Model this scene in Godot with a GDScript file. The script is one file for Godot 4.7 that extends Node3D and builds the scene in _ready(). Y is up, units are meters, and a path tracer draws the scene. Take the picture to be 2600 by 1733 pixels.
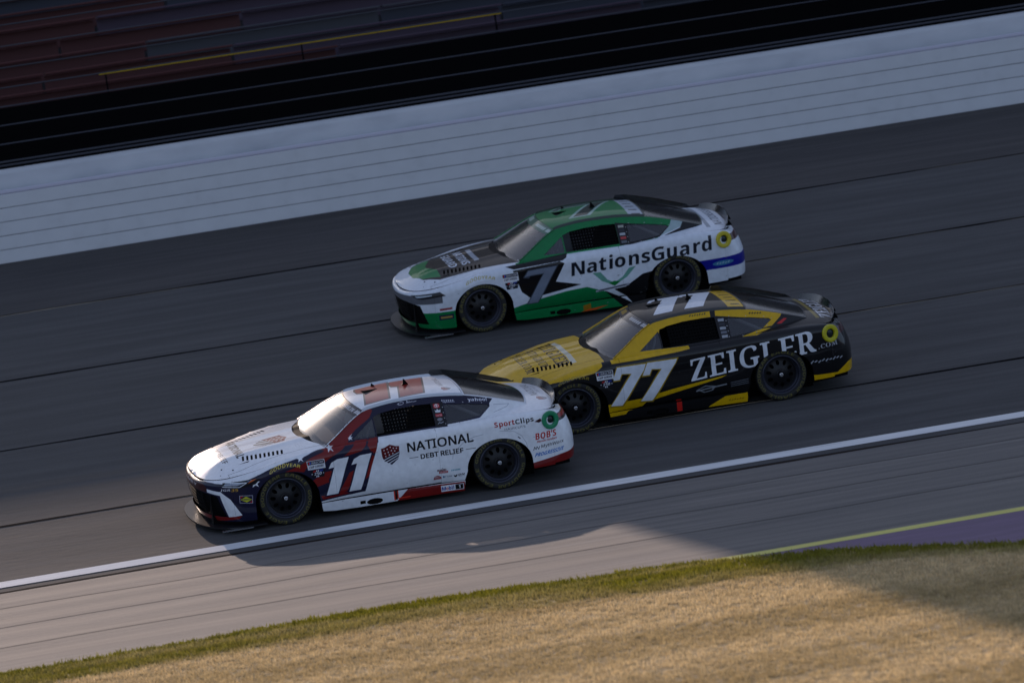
extends Node3D
# A panning view across a banked speedway: three stock cars in the evening shade of a grandstand.
# Car axes: x to the rear, y up, z to the car's left; origin on the ground under the front axle.

const BANK := 0.20943951        # the racing surface is banked 12 degrees
const APRON_TILT := 0.15707963  # the apron lies 9 degrees flatter than the track
const JOINT := 1.95             # where the apron meets the track, across the bank
var bankb := Basis(Vector3.RIGHT, BANK)
var rng := RandomNumberGenerator.new()
var M := {}

func _ready() -> void:
	rng.seed = 11
	view()
	materials()
	ground()
	barrier()
	stands()
	cars()
	grass()

# ------------------------------------------------------------------ camera, sky, sun
func view() -> void:
	var cam := Camera3D.new()
	cam.name = "camera"
	cam.transform = Transform3D(Basis(Vector3(0.9658, -0.1542, 0.2084), Vector3(0.1568, 0.9876, 0.0040), Vector3(-0.2064, 0.0288, 0.9780)).orthonormalized(), Vector3(-15.447, 4.2395, 89.316))
	cam.fov = 5.49724
	cam.near = 1.0
	cam.far = 2000.0
	var lens := CameraAttributesPhysical.new()
	lens.frustum_focal_length = 249.95
	lens.frustum_focus_distance = 91.0
	lens.exposure_aperture = 1.8
	lens.frustum_near = 1.0
	lens.frustum_far = 2000.0
	cam.attributes = lens
	add_child(cam)
	cam.current = true
	var env := Environment.new()
	env.background_mode = Environment.BG_SKY
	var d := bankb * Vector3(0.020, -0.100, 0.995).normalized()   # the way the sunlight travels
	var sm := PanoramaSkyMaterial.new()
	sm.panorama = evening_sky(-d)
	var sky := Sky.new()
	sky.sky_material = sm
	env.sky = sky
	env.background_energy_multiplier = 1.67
	env.tonemap_mode = Environment.TONE_MAPPER_LINEAR
	env.tonemap_exposure = 1.5
	env.sdfgi_enabled = true
	env.ssao_enabled = true
	env.ssil_enabled = true
	var we := WorldEnvironment.new()
	we.name = "environment"
	we.environment = env
	add_child(we)
	var sun := DirectionalLight3D.new()
	sun.name = "sun"
	sun.light_energy = 0.7
	sun.light_color = Color(1.0, 0.89, 0.81)
	sun.light_angular_distance = 0.5
	sun.shadow_enabled = true
	sun.basis = Basis.looking_at(d, Vector3.UP)
	add_child(sun)

# clear evening air: blue overhead, paler at the horizon, haze glowing round the low sun
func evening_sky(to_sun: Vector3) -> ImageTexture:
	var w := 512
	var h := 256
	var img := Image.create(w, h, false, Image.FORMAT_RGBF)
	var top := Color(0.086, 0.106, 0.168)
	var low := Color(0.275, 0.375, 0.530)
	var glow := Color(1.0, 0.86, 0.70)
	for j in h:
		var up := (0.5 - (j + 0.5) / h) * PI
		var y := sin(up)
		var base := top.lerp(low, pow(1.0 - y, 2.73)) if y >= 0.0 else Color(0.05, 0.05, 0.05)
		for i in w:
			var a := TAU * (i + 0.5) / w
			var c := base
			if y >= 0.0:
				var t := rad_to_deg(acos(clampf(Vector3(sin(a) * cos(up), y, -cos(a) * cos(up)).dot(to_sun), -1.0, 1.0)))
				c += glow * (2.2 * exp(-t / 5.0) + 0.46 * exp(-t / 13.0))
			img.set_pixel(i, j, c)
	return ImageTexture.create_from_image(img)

# ------------------------------------------------------------------ small tools
func tag(o: Node, label: String, category: String, group := "") -> void:
	o.set_meta("label", label)
	o.set_meta("category", category)
	if group != "":
		o.set_meta("group", group)

func put(called: String, mesh: Mesh, mats, parent: Node) -> MeshInstance3D:
	var o := MeshInstance3D.new()
	o.name = called
	o.mesh = mesh
	if mats is Array:
		for i in mats.size():
			o.set_surface_override_material(i, mats[i])
	else:
		for i in mesh.get_surface_count():
			o.set_surface_override_material(i, mats)
	parent.add_child(o, true)
	return o

func mat(called: String, c: Color, rough := 0.6, metal := 0.0) -> StandardMaterial3D:
	var m := StandardMaterial3D.new()
	m.resource_name = called
	m.albedo_color = c
	m.roughness = rough
	m.metallic = metal
	return m

func herm(t: Array, x: float) -> float:
	var n := t.size() / 2
	if x <= t[0]: return t[1]
	if x >= t[2 * n - 2]: return t[2 * n - 1]
	var i := 0
	while i < n - 2 and x > t[2 * i + 2]:
		i += 1
	var x0: float = t[2 * i]
	var x1: float = t[2 * i + 2]
	var y0: float = t[2 * i + 1]
	var y1: float = t[2 * i + 3]
	var h := x1 - x0
	var s := (y1 - y0) / h
	var m0 := s
	var m1 := s
	if i > 0:
		var hp: float = x0 - t[2 * i - 2]
		m0 = ((y0 - t[2 * i - 1]) / hp * h + s * hp) / (h + hp)
	if i < n - 2:
		var hn: float = t[2 * i + 4] - x1
		m1 = ((t[2 * i + 5] - y1) / hn * h + s * hn) / (h + hn)
	var u := (x - x0) / h
	return (1 + 2 * u) * (1 - u) * (1 - u) * y0 + u * (1 - u) * (1 - u) * h * m0 + u * u * (3 - 2 * u) * y1 + u * u * (u - 1) * h * m1

func rect(a: float, b: float, c: float, d: float) -> PackedVector2Array:
	return PackedVector2Array([Vector2(a, b), Vector2(c, b), Vector2(c, d), Vector2(a, d)])

func pv(a: Array) -> PackedVector2Array:
	var o := PackedVector2Array()
	for i in range(0, a.size(), 2):
		o.append(Vector2(a[i], a[i + 1]))
	return o

func ring(c: Vector2, rx: float, ry: float, n: int, a0 := 0.0) -> PackedVector2Array:
	var o := PackedVector2Array()
	for i in n:
		var a := a0 + TAU * i / n
		o.append(c + Vector2(cos(a) * rx, sin(a) * ry))
	return o

func inside(p: Vector2, poly: PackedVector2Array) -> bool:
	return Geometry2D.is_point_in_polygon(p, poly)

# A curved sheet over a flat domain with holes: fn lifts (u, v) into space, uvf gives the texture place.
func sheet(dom: PackedVector2Array, holes: Array, cell: Vector2, fn: Callable, uvf: Callable, ref: Vector3) -> Array:
	var lo := dom[0]
	var hi := dom[0]
	for p in dom:
		lo = lo.min(p)
		hi = hi.max(p)
	var boxes := []
	for h in holes:
		var a: Vector2 = h[0]
		var b: Vector2 = h[0]
		for p in h:
			a = a.min(p)
			b = b.max(p)
		boxes.append(Rect2(a, b - a))
	var nx := maxi(1, ceili((hi.x - lo.x) / cell.x))
	var ny := maxi(1, ceili((hi.y - lo.y) / cell.y))
	var dx := (hi.x - lo.x) / nx
	var dy := (hi.y - lo.y) / ny
	var whole := dom.size() == 4 and dom[0].y == dom[1].y and dom[1].x == dom[2].x
	var V := PackedVector3Array()
	var N := PackedVector3Array()
	var U := PackedVector2Array()
	var I := PackedInt32Array()
	var seen := {}
	var e := 0.002
	for i in nx:
		for j in ny:
			var c0 := lo + Vector2(i * dx, j * dy)
			var c := PackedVector2Array([c0, c0 + Vector2(dx, 0), c0 + Vector2(dx, dy), c0 + Vector2(0, dy)])
			var pieces := [c]
			if not whole and not (inside(c[0], dom) and inside(c[1], dom) and inside(c[2], dom) and inside(c[3], dom)):
				pieces = Geometry2D.intersect_polygons(c, dom)
			for k in holes.size():
				if boxes[k].intersects(Rect2(c0, Vector2(dx, dy))):
					var left := []
					for q in pieces:
						for r in Geometry2D.clip_polygons(q, holes[k]):
							if not Geometry2D.is_polygon_clockwise(r):
								left.append(r)
							elif r.size() > 2:
								left.append(r)
					pieces = left
			for q in pieces:
				if q.size() < 3:
					continue
				var tri := PackedInt32Array([0, 1, 2, 0, 2, 3]) if q.size() == 4 else Geometry2D.triangulate_polygon(q)
				var at := PackedInt32Array()
				for p in q:
					var key := Vector2i(roundi(p.x * 20000), roundi(p.y * 20000))
					if not seen.has(key):
						seen[key] = V.size()
						var P: Vector3 = fn.call(p.x, p.y)
						var A: Vector3 = fn.call(p.x + e, p.y) - fn.call(p.x - e, p.y)
						var B: Vector3 = fn.call(p.x, p.y + e) - fn.call(p.x, p.y - e)
						var n := A.cross(B).normalized()
						if n.dot(P - ref) < 0:
							n = -n
						V.append(P)
						N.append(n)
						U.append(uvf.call(P, p))
					at.append(seen[key])
				for k in range(0, tri.size(), 3):
					var a := at[tri[k]]
					var b := at[tri[k + 1]]
					var d := at[tri[k + 2]]
					var f := (V[b] - V[a]).cross(V[d] - V[a])
					if f.length_squared() < 1e-14:
						continue
					if f.dot(N[a] + N[b] + N[d]) > 0:
						I.append_array([a, d, b])
					else:
						I.append_array([a, b, d])
	var out := []
	out.resize(Mesh.ARRAY_MAX)
	out[Mesh.ARRAY_VERTEX] = V
	out[Mesh.ARRAY_NORMAL] = N
	out[Mesh.ARRAY_TEX_UV] = U
	out[Mesh.ARRAY_INDEX] = I
	return out

func mesh_of(surfs: Array) -> ArrayMesh:
	var m := ArrayMesh.new()
	for s in surfs:
		if s[Mesh.ARRAY_VERTEX].size() > 2:
			m.add_surface_from_arrays(Mesh.PRIMITIVE_TRIANGLES, s)
	return m

# collects flat faces
class Faces:
	var V := PackedVector3Array()
	var N := PackedVector3Array()
	var U := PackedVector2Array()
	func tri(a: Vector3, b: Vector3, c: Vector3, n := Vector3.ZERO, ua := Vector2.ZERO, ub := Vector2.ZERO, uc := Vector2.ZERO) -> void:
		var g := (b - a).cross(c - a)
		var w := -g.normalized() if n == Vector3.ZERO else n
		if g.dot(w) > 0:
			V.append_array([a, c, b])
			U.append_array([ua, uc, ub])
		else:
			V.append_array([a, b, c])
			U.append_array([ua, ub, uc])
		N.append_array([w, w, w])
	func quad(a: Vector3, b: Vector3, c: Vector3, d: Vector3, n := Vector3.ZERO) -> void:
		var w := n
		if w == Vector3.ZERO:
			w = -(c - a).cross(d - b).normalized()
		tri(a, b, c, w, Vector2(0, 0), Vector2(1, 0), Vector2(1, 1))
		tri(a, c, d, w, Vector2(0, 0), Vector2(1, 1), Vector2(0, 1))
	func box(lo: Vector3, hi: Vector3, ch := 0.0) -> void:
		# a box whose edges along x are chamfered by ch
		var prof := PackedVector2Array()
		if ch > 0.0:
			prof = PackedVector2Array([Vector2(lo.y + ch, lo.z), Vector2(hi.y - ch, lo.z), Vector2(hi.y, lo.z + ch), Vector2(hi.y, hi.z - ch), Vector2(hi.y - ch, hi.z), Vector2(lo.y + ch, hi.z), Vector2(lo.y, hi.z - ch), Vector2(lo.y, lo.z + ch)])
		else:
			prof = PackedVector2Array([Vector2(lo.y, lo.z), Vector2(hi.y, lo.z), Vector2(hi.y, hi.z), Vector2(lo.y, hi.z)])
		extrude_x(prof, lo.x, hi.x)
	func extrude_x(prof: PackedVector2Array, x0: float, x1: float) -> void:
		var mid := Vector2.ZERO
		for p in prof:
			mid += p / prof.size()
		for i in prof.size():
			var p := prof[i]
			var q := prof[(i + 1) % prof.size()]
			var n := Vector2(q.y - p.y, -(q.x - p.x)).normalized()
			if n.dot((p + q) / 2 - mid) < 0:
				n = -n
			quad(Vector3(x0, p.x, p.y), Vector3(x1, p.x, p.y), Vector3(x1, q.x, q.y), Vector3(x0, q.x, q.y), Vector3(0, n.x, n.y))
		var t := Geometry2D.triangulate_polygon(prof)
		for i in range(0, t.size(), 3):
			for s in [[x0, -1.0], [x1, 1.0]]:
				tri(Vector3(s[0], prof[t[i]].x, prof[t[i]].y), Vector3(s[0], prof[t[i + 1]].x, prof[t[i + 1]].y), Vector3(s[0], prof[t[i + 2]].x, prof[t[i + 2]].y), Vector3(s[1], 0, 0))
	# polygon given in (a, b), pushed along the third direction
	func slab(poly: PackedVector2Array, o: Vector3, ea: Vector3, eb: Vector3, push: Vector3) -> void:
		var t := Geometry2D.triangulate_polygon(poly)
		var w := push.normalized()
		for i in range(0, t.size(), 3):
			var a := o + ea * poly[t[i]].x + eb * poly[t[i]].y
			var b := o + ea * poly[t[i + 1]].x + eb * poly[t[i + 1]].y
			var c := o + ea * poly[t[i + 2]].x + eb * poly[t[i + 2]].y
			tri(a + push, b + push, c + push, w)
			tri(a, b, c, -w)
		var cw := 1.0 if Geometry2D.is_polygon_clockwise(poly) else -1.0
		for i in poly.size():
			var p := poly[i]
			var q := poly[(i + 1) % poly.size()]
			var n2 := Vector2(q.y - p.y, -(q.x - p.x)).normalized() * -cw
			var A := o + ea * p.x + eb * p.y
			var B := o + ea * q.x + eb * q.y
			quad(A, B, B + push, A + push, (ea * n2.x + eb * n2.y).normalized())
	func tube(pts: Array, r: float, sides := 8) -> void:
		for k in pts.size() - 1:
			var a: Vector3 = pts[k]
			var b: Vector3 = pts[k + 1]
			var d := (b - a).normalized()
			var u := d.cross(Vector3.UP if absf(d.y) < 0.9 else Vector3.RIGHT).normalized()
			var v := d.cross(u)
			for i in sides:
				var a0 := TAU * i / sides
				var a1 := TAU * (i + 1) / sides
				var n0 := u * cos(a0) + v * sin(a0)
				var n1 := u * cos(a1) + v * sin(a1)
				tri(a + n0 * r, b + n0 * r, b + n1 * r, (n0 + n1).normalized())
				tri(a + n0 * r, b + n1 * r, a + n1 * r, (n0 + n1).normalized())
				tri(a, a + n0 * r, a + n1 * r, -d)
				tri(b, b + n0 * r, b + n1 * r, d)
	# turns a profile of (radius, z) about the z axis, smooth
	func lathe(prof: PackedVector2Array, sides := 48, c := Vector3.ZERO) -> void:
		var nn := PackedVector2Array()
		for i in prof.size():
			var t := prof[mini(i + 1, prof.size() - 1)] - prof[maxi(i - 1, 0)]
			nn.append(Vector2(-t.y, t.x).normalized())
		for i in sides:
			var a0 := TAU * i / sides
			var a1 := TAU * (i + 1) / sides
			for k in prof.size() - 1:
				var P := []
				for q in [[k, a0], [k + 1, a0], [k + 1, a1], [k, a1]]:
					var p := prof[q[0]]
					var n := nn[q[0]]
					P.append([c + Vector3(p.x * cos(q[1]), p.x * sin(q[1]), p.y), Vector3(n.x * cos(q[1]), n.x * sin(q[1]), n.y)])
				for t in [[0, 1, 2], [0, 2, 3]]:
					var A: Vector3 = P[t[0]][0]
					var B: Vector3 = P[t[1]][0]
					var C: Vector3 = P[t[2]][0]
					var g := (B - A).cross(C - A)
					if g.length_squared() < 1e-16:
						continue
					var flip := g.dot(P[t[0]][1] + P[t[1]][1] + P[t[2]][1]) > 0
					for j in ([0, 2, 1] if flip else [0, 1, 2]):
						V.append(P[t[j]][0])
						N.append(P[t[j]][1])
						U.append(Vector2.ZERO)
	func arrays() -> Array:
		var out := []
		out.resize(Mesh.ARRAY_MAX)
		out[Mesh.ARRAY_VERTEX] = V
		out[Mesh.ARRAY_NORMAL] = N
		out[Mesh.ARRAY_TEX_UV] = U
		return out
	func mesh() -> ArrayMesh:
		var m := ArrayMesh.new()
		m.add_surface_from_arrays(Mesh.PRIMITIVE_TRIANGLES, arrays())
		return m

# ------------------------------------------------------------------ materials and computed textures
func noise_tex(w: int, h: int, seed_: int, freq: Vector2, octaves: int, ramp: Array, warp := 0.0) -> ImageTexture:
	# tileable noise with its own scale along each side, coloured by a ramp of [value, colour, ...]
	var n := FastNoiseLite.new()
	n.seed = seed_
	n.noise_type = FastNoiseLite.TYPE_SIMPLEX_SMOOTH
	n.frequency = 1.0
	n.fractal_octaves = octaves
	var g := Gradient.new()
	g.offsets = PackedFloat32Array()
	g.colors = PackedColorArray()
	for i in range(0, ramp.size(), 2):
		g.add_point(ramp[i], ramp[i + 1])
	var img := Image.create(w, h, false, Image.FORMAT_RGB8)
	var lut := []
	for i in 256:
		lut.append(g.sample(i / 255.0))
	for y in h:
		var a := TAU * y / h
		var cy := cos(a) * freq.y / TAU
		var sy := sin(a) * freq.y / TAU
		for x in w:
			var v := n.get_noise_3d(x * freq.x / w, cy + 7.0, sy + 3.0)
			if x > w * 3 / 4:
				var t := (x - w * 0.75) / (w * 0.25)
				v = lerpf(v, n.get_noise_3d((x - w) * freq.x / w, cy + 7.0, sy + 3.0), t)
			img.set_pixel(x, y, lut[clampi(int(v * 150.0 + 128.0), 0, 255)])
	return ImageTexture.create_from_image(img)

func grey(v: float) -> Color:
	return Color(v, v, v)

func materials() -> void:
	var grain := noise_tex(256, 256, 5, Vector2(60, 60), 2, [0.0, grey(0.30), 0.5, grey(0.52), 1.0, grey(0.80)])
	var bump := noise_tex(256, 256, 9, Vector2(70, 70), 2, [0.0, grey(0.0), 1.0, grey(1.0)])
	var defs := {
		"asphalt": [[0.0, Color8(68, 67, 67), 0.45, Color8(77, 76, 76), 0.6, Color8(81, 80, 80), 1.0, Color8(91, 90, 89)], Vector2(5, 22), 0.62],
		"asphalt_top": [[0.0, Color8(62, 59, 59), 0.5, Color8(72, 69, 68), 1.0, Color8(84, 81, 79)], Vector2(5, 26), 0.66],
		"apron": [[0.0, Color8(98, 95, 93), 0.4, Color8(114, 110, 106), 0.65, Color8(122, 117, 112), 1.0, Color8(136, 131, 126)], Vector2(5, 20), 0.72],
	}
	for k in defs:
		var m := mat(k, Color.WHITE, defs[k][2])
		m.albedo_texture = noise_tex(512, 512, hash(k) % 1000, defs[k][1], 4, defs[k][0])
		m.detail_enabled = true
		m.detail_blend_mode = BaseMaterial3D.BLEND_MODE_MUL
		m.detail_albedo = noise_tex(256, 256, 5, Vector2(60, 60), 3, [0.0, grey(0.72), 0.5, grey(0.93), 1.0, grey(1.0)])
		m.detail_uv_layer = BaseMaterial3D.DETAIL_UV_2
		m.heightmap_enabled = true
		m.heightmap_texture = bump
		m.heightmap_scale = 0.25
		m.metallic_specular = 0.36
		m.roughness = 0.85
		M[k] = m
	M.tar = mat("tar seam", Color8(15, 14, 17), 0.95)
	M.tar.metallic_specular = 0.1
	M.seal = mat("apron joint", Color8(46, 40, 37), 0.95)
	M.seal.metallic_specular = 0.1
	M.joint = mat("apron paving joint", Color8(84, 79, 76), 0.95)
	var wl := mat("white line paint", Color.WHITE, 0.45)
	wl.albedo_texture = noise_tex(512, 64, 41, Vector2(9, 5), 4, [0.0, Color8(150, 150, 150), 0.35, Color8(206, 207, 208), 1.0, Color8(226, 226, 226)])
	M.white_line = wl
	var yl := mat("yellow line paint", Color.WHITE, 0.5)
	yl.albedo_texture = noise_tex(512, 64, 43, Vector2(9, 5), 4, [0.0, Color8(150, 146, 60), 0.4, Color8(196, 190, 82), 1.0, Color8(206, 202, 100)])
	M.yellow_line = yl
	var pl := mat("purple paint", Color.WHITE, 0.6)
	pl.albedo_texture = noise_tex(256, 256, 47, Vector2(8, 14), 4, [0.0, Color8(70, 48, 84), 0.5, Color8(82, 57, 98), 1.0, Color8(95, 72, 108)])
	M.purple = pl
	var so := mat("soil", Color.WHITE, 0.95)
	so.albedo_texture = noise_tex(256, 256, 51, Vector2(14, 14), 4, [0.0, Color8(128, 106, 68), 0.5, Color8(162, 137, 94), 1.0, Color8(194, 168, 122)])
	M.soil = so
	var tu := mat("barrier paint", Color.WHITE, 0.42)
	tu.albedo_texture = noise_tex(1024, 64, 53, Vector2(30, 3), 4, [0.0, Color8(182, 184, 187), 0.35, Color8(189, 191, 194), 1.0, Color8(194, 196, 199)])
	tu.uv1_triplanar = true
	tu.uv1_scale = Vector3(0.08, 0.9, 0.9)
	M.barrier = tu
	M.cap = mat("barrier cap paint", Color8(182, 180, 194), 0.4)
	var co := mat("concrete", Color.WHITE, 0.8)
	co.albedo_texture = noise_tex(512, 128, 57, Vector2(18, 5), 4, [0.0, Color8(168, 171, 175), 0.5, Color8(182, 185, 188), 1.0, Color8(192, 194, 196)])
	co.uv1_triplanar = true
	co.uv1_scale = Vector3(0.06, 0.5, 0.5)
	M.concrete = co
	M.dark_concrete = mat("dark concrete", Color8(50, 50, 52), 0.9)
	M.cable = mat("galvanised cable", Color8(70, 72, 78), 0.45, 0.6)
	M.post = mat("galvanised post", Color8(70, 72, 76), 0.5, 0.6)
	M.black_cloth = mat("black cover", Color8(9, 9, 11), 0.95)
	M.black_cloth.metallic_specular = 0.15
	M.seat_red = mat("maroon seat", Color8(68, 23, 22), 0.7)
	M.seat_plum = mat("plum seat", Color8(60, 44, 60), 0.7)
	M.seat_navy = mat("navy seat", Color8(30, 34, 50), 0.6)
	M.seat_grey = mat("grey seat", Color8(50, 50, 58), 0.6)
	M.rail_yellow = mat("yellow rail", Color8(196, 164, 24), 0.5)
	M.cladding = mat("building cladding", Color8(40, 42, 48), 0.7)
	M.tower_glass = mat("building glass", Color8(16, 20, 26), 0.08)

# ------------------------------------------------------------------ ground
func from_bank(x: float, z: float, y := 0.0) -> Vector3:
	return bankb * Vector3(x, y, z)

func from_apron(x: float, q: float, y := 0.0) -> Vector3:
	return bankb * Vector3(x, y * cos(APRON_TILT) + q * sin(APRON_TILT), JOINT + q * cos(APRON_TILT) - y * sin(APRON_TILT))

# strip of ground between two edges given as functions of x
func strip(at: Callable, x0: float, x1: float, a: Callable, b: Callable, step: float, y: float, scale: Vector2) -> ArrayMesh:
	var V := PackedVector3Array()
	var N := PackedVector3Array()
	var U := PackedVector2Array()
	var U2 := PackedVector2Array()
	var I := PackedInt32Array()
	var n := maxi(1, ceili((x1 - x0) / step))
	for i in n + 1:
		var x := lerpf(x0, x1, float(i) / n)
		for k in 2:
			var z: float = a.call(x) if k == 0 else b.call(x)
			V.append(at.call(x, z, y))
			N.append((at.call(x, z, 1.0) - at.call(x, z, 0.0)).normalized())
			U.append(Vector2(x * scale.x, z * scale.y))
			U2.append(Vector2(x, z) * 1.3)
		if i:
			var c := i * 2
			I.append_array([c - 2, c, c - 1, c - 1, c, c + 1])
	if (V[1] - V[0]).cross(V[2] - V[0]).dot(N[0]) < 0:
		pass
	var fix := PackedInt32Array()
	for i in range(0, I.size(), 3):
		var f := (V[I[i + 1]] - V[I[i]]).cross(V[I[i + 2]] - V[I[i]])
		fix.append_array([I[i], I[i + 2], I[i + 1]] if f.dot(N[I[i]]) > 0 else [I[i], I[i + 1], I[i + 2]])
	var out := []
	out.resize(Mesh.ARRAY_MAX)
	out[Mesh.ARRAY_VERTEX] = V
	out[Mesh.ARRAY_NORMAL] = N
	out[Mesh.ARRAY_TEX_UV] = U
	out[Mesh.ARRAY_TEX_UV2] = U2
	out[Mesh.ARRAY_INDEX] = fix
	return mesh_of([out])

func grass_edge(x: float) -> float:
	var wob := 0.10 * sin(x * 1.7) + 0.07 * sin(x * 4.1 + 1.0)
	return herm([-60.0, 8.68, -5.0, 8.68, 0.74, 8.6, 1.7, 8.93, 2.65, 9.2, 3.3, 9.65, 4.18, 10.2, 5.7, 12.45, 8.5, 15.6, 40.0, 33.0], x) + wob * 0.5

func ground() -> void:
	var flat := func(v: float) -> Callable: return func(_x): return v
	var tr := Node3D.new()
	tr.name = "track"
	tr.set_meta("kind", "structure")
	add_child(tr)
	# four paving lanes between sealed joints
	var seams := [-13.33, -9.25, -5.30, -1.32]
	var edges := [-17.3, -13.33, -9.25, -5.30, -1.32, JOINT]
	for i in 5:
		put("paving_lane", strip(from_bank, -220, 260, flat.call(edges[i] + (0.012 if i > 0 else 0.0)), flat.call(edges[i + 1] - (0.012 if i < 4 else 0.0)), 40, 0.0, Vector2(0.05, 0.16)), M.asphalt_top if i == 0 else M.asphalt, tr)
	for s in seams:
		var w := 0.031
		var f := func(side: float) -> Callable: return func(x): return s + side * w * (1.0 + 0.22 * sin(x * 0.9 + s) + 0.12 * sin(x * 3.7)) + 0.012 * sin(x * 0.35 + s * 2.0)
		put("tar_seam", strip(from_bank, -40, 60, f.call(-1.0), f.call(1.0), 0.25, 0.004, Vector2(0.1, 1)), M.tar, tr)
	put("edge_line", strip(from_bank, -120, 160, flat.call(1.41), flat.call(1.69), 10, 0.005, Vector2(0.06, 3.3)), M.white_line, tr)
	put("joint_sealant", strip(from_bank, -40, 60, func(x): return 1.90 + 0.02 * sin(x * 0.8), func(x): return 1.965 + 0.02 * sin(x * 1.1 + 1.0), 0.4, 0.0045, Vector2(0.1, 1)), M.seal, tr)
	var ap := Node3D.new()
	ap.name = "apron"
	ap.set_meta("kind", "structure")
	add_child(ap)
	put("paving", strip(from_apron, -220, 260, flat.call(0.0), flat.call(40.0), 40, 0.0, Vector2(0.05, 0.14)), M.apron, ap)
	var crack := func(q: float, side: float) -> Callable: return func(x): return q + side * 0.022 + 0.06 * sin(x * 0.5 + q) + 0.03 * sin(x * 1.9 + q * 3.0)
	for q in [1.75, 3.75, 5.9]:
		put("paving_joint", strip(from_apron, -40, 60, crack.call(q, -1.0), crack.call(q, 1.0), 0.3, 0.004, Vector2(0.1, 1)), M.joint, ap)
	put("yellow_line", strip(from_apron, 2.0, 90.0, flat.call(9.05), flat.call(9.40), 4, 0.006, Vector2(0.06, 3.3)), M.yellow_line, ap)
	put("painted_strip", strip(from_apron, 2.6, 90.0, flat.call(9.40), func(x): return minf(grass_edge(x) + 0.6, 39.0), 0.5, 0.004, Vector2(0.1, 0.2)), M.purple, ap)
	# infield soil under the grass, a little above the paving it laps over
	var soil := put("infield_ground", strip(from_apron, -60, 40, grass_edge, flat.call(40.0), 0.12, 0.012, Vector2(0.3, 0.3)), M.soil, self)
	soil.set_meta("kind", "structure")
	# flat land beyond, out to the horizon
	var far := Faces.new()
	var e := from_apron(0, 40.0)
	far.quad(Vector3(-900, e.y - 0.02, e.z), Vector3(900, e.y - 0.02, e.z), Vector3(900, e.y - 0.8, 900), Vector3(-900, e.y - 0.8, 900), Vector3.UP)
	var b := from_bank(0, -17.3)
	far.quad(Vector3(-900, b.y - 0.01, b.z), Vector3(900, b.y - 0.01, b.z), Vector3(900, b.y - 0.01, -900), Vector3(-900, b.y - 0.01, -900), Vector3.UP)
	for sx in [-1.0, 1.0]:
		far.quad(Vector3(900 * sx, e.y - 0.8, 900), Vector3(900 * sx, b.y - 0.02, -900), Vector3(220 * sx + 20, b.y - 0.02, b.z), Vector3(220 * sx + 20, e.y - 0.05, e.z), Vector3.UP)
	var land := put("ground", far.mesh(), M.soil, self)
	land.set_meta("kind", "structure")

# ------------------------------------------------------------------ barrier, wall and fence
func barrier() -> void:
	var zf := -16.446
	var sb := Node3D.new()
	sb.name = "steel_foam_barrier"
	tag(sb, "pale grey barrier of five stacked steel tubes along the top of the track", "barrier")
	add_child(sb)
	sb.position = Vector3(0, 3.49, zf)
	for i in 5:
		var f := Faces.new()
		f.box(Vector3(-90, i * 0.2065 + 0.003, -0.2), Vector3(120, (i + 1) * 0.2065 - 0.003, 0.0), 0.006)
		put("steel_tube", f.mesh(), M.barrier, sb)
	var c := Faces.new()
	c.box(Vector3(-90, 1.0325, -0.60), Vector3(120, 1.092, -0.012), 0.012)
	put("cap_plate", c.mesh(), M.cap, sb)
	var fo := Faces.new()
	fo.box(Vector3(-90, 0.02, -0.55), Vector3(120, 1.03, -0.23))
	put("foam_backing", fo.mesh(), M.black_cloth, sb)
	# concrete wall with a rounded crest
	var wl := Faces.new()
	var prof := PackedVector2Array([Vector2(-0.4, -0.66), Vector2(1.335, -0.66)])
	for k in 7:
		var a := PI * k / 7.0
		prof.append(Vector2(1.335 + 0.075 * sin(a), -0.66 - 0.15 + 0.15 * cos(a)))
	prof.append(Vector2(1.335, -0.96))
	prof.append(Vector2(-0.4, -0.96))
	wl.extrude_x(prof, -90, 120)
	var w := put("retaining_wall", wl.mesh(), M.concrete, self)
	w.position = Vector3(0, 3.49, zf)
	tag(w, "concrete wall with rounded crest behind the steel tube barrier", "wall")
	# catch fence: posts and cables
	var cf := Node3D.new()
	cf.name = "catch_fence"
	tag(cf, "catch fence of taut steel cables on posts above the concrete wall", "fence")
	add_child(cf)
	cf.position = Vector3(0, 4.85, zf - 0.86)
	for i in 7:
		var x := -67.0 + i * 28.2
		var p := Faces.new()
		p.box(Vector3(x - 0.05, 0.0, -0.07), Vector3(x + 0.05, 3.6, 0.03))
		p.tube([Vector3(x, 3.55, -0.02), Vector3(x, 4.6, 0.35), Vector3(x, 5.4, 1.1)], 0.05)
		put("post", p.mesh(), M.post, cf)
	for y in [0.10, 0.155, 0.42, 0.70, 0.98, 1.26, 1.56, 1.88, 2.2, 2.55, 2.9, 3.3]:
		var p := Faces.new()
		p.tube([Vector3(-60, y, 0.05), Vector3(100, y, 0.05)], 0.011 if y > 0.2 else 0.016, 6)
		put("cable", p.mesh(), M.cable, cf)

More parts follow.
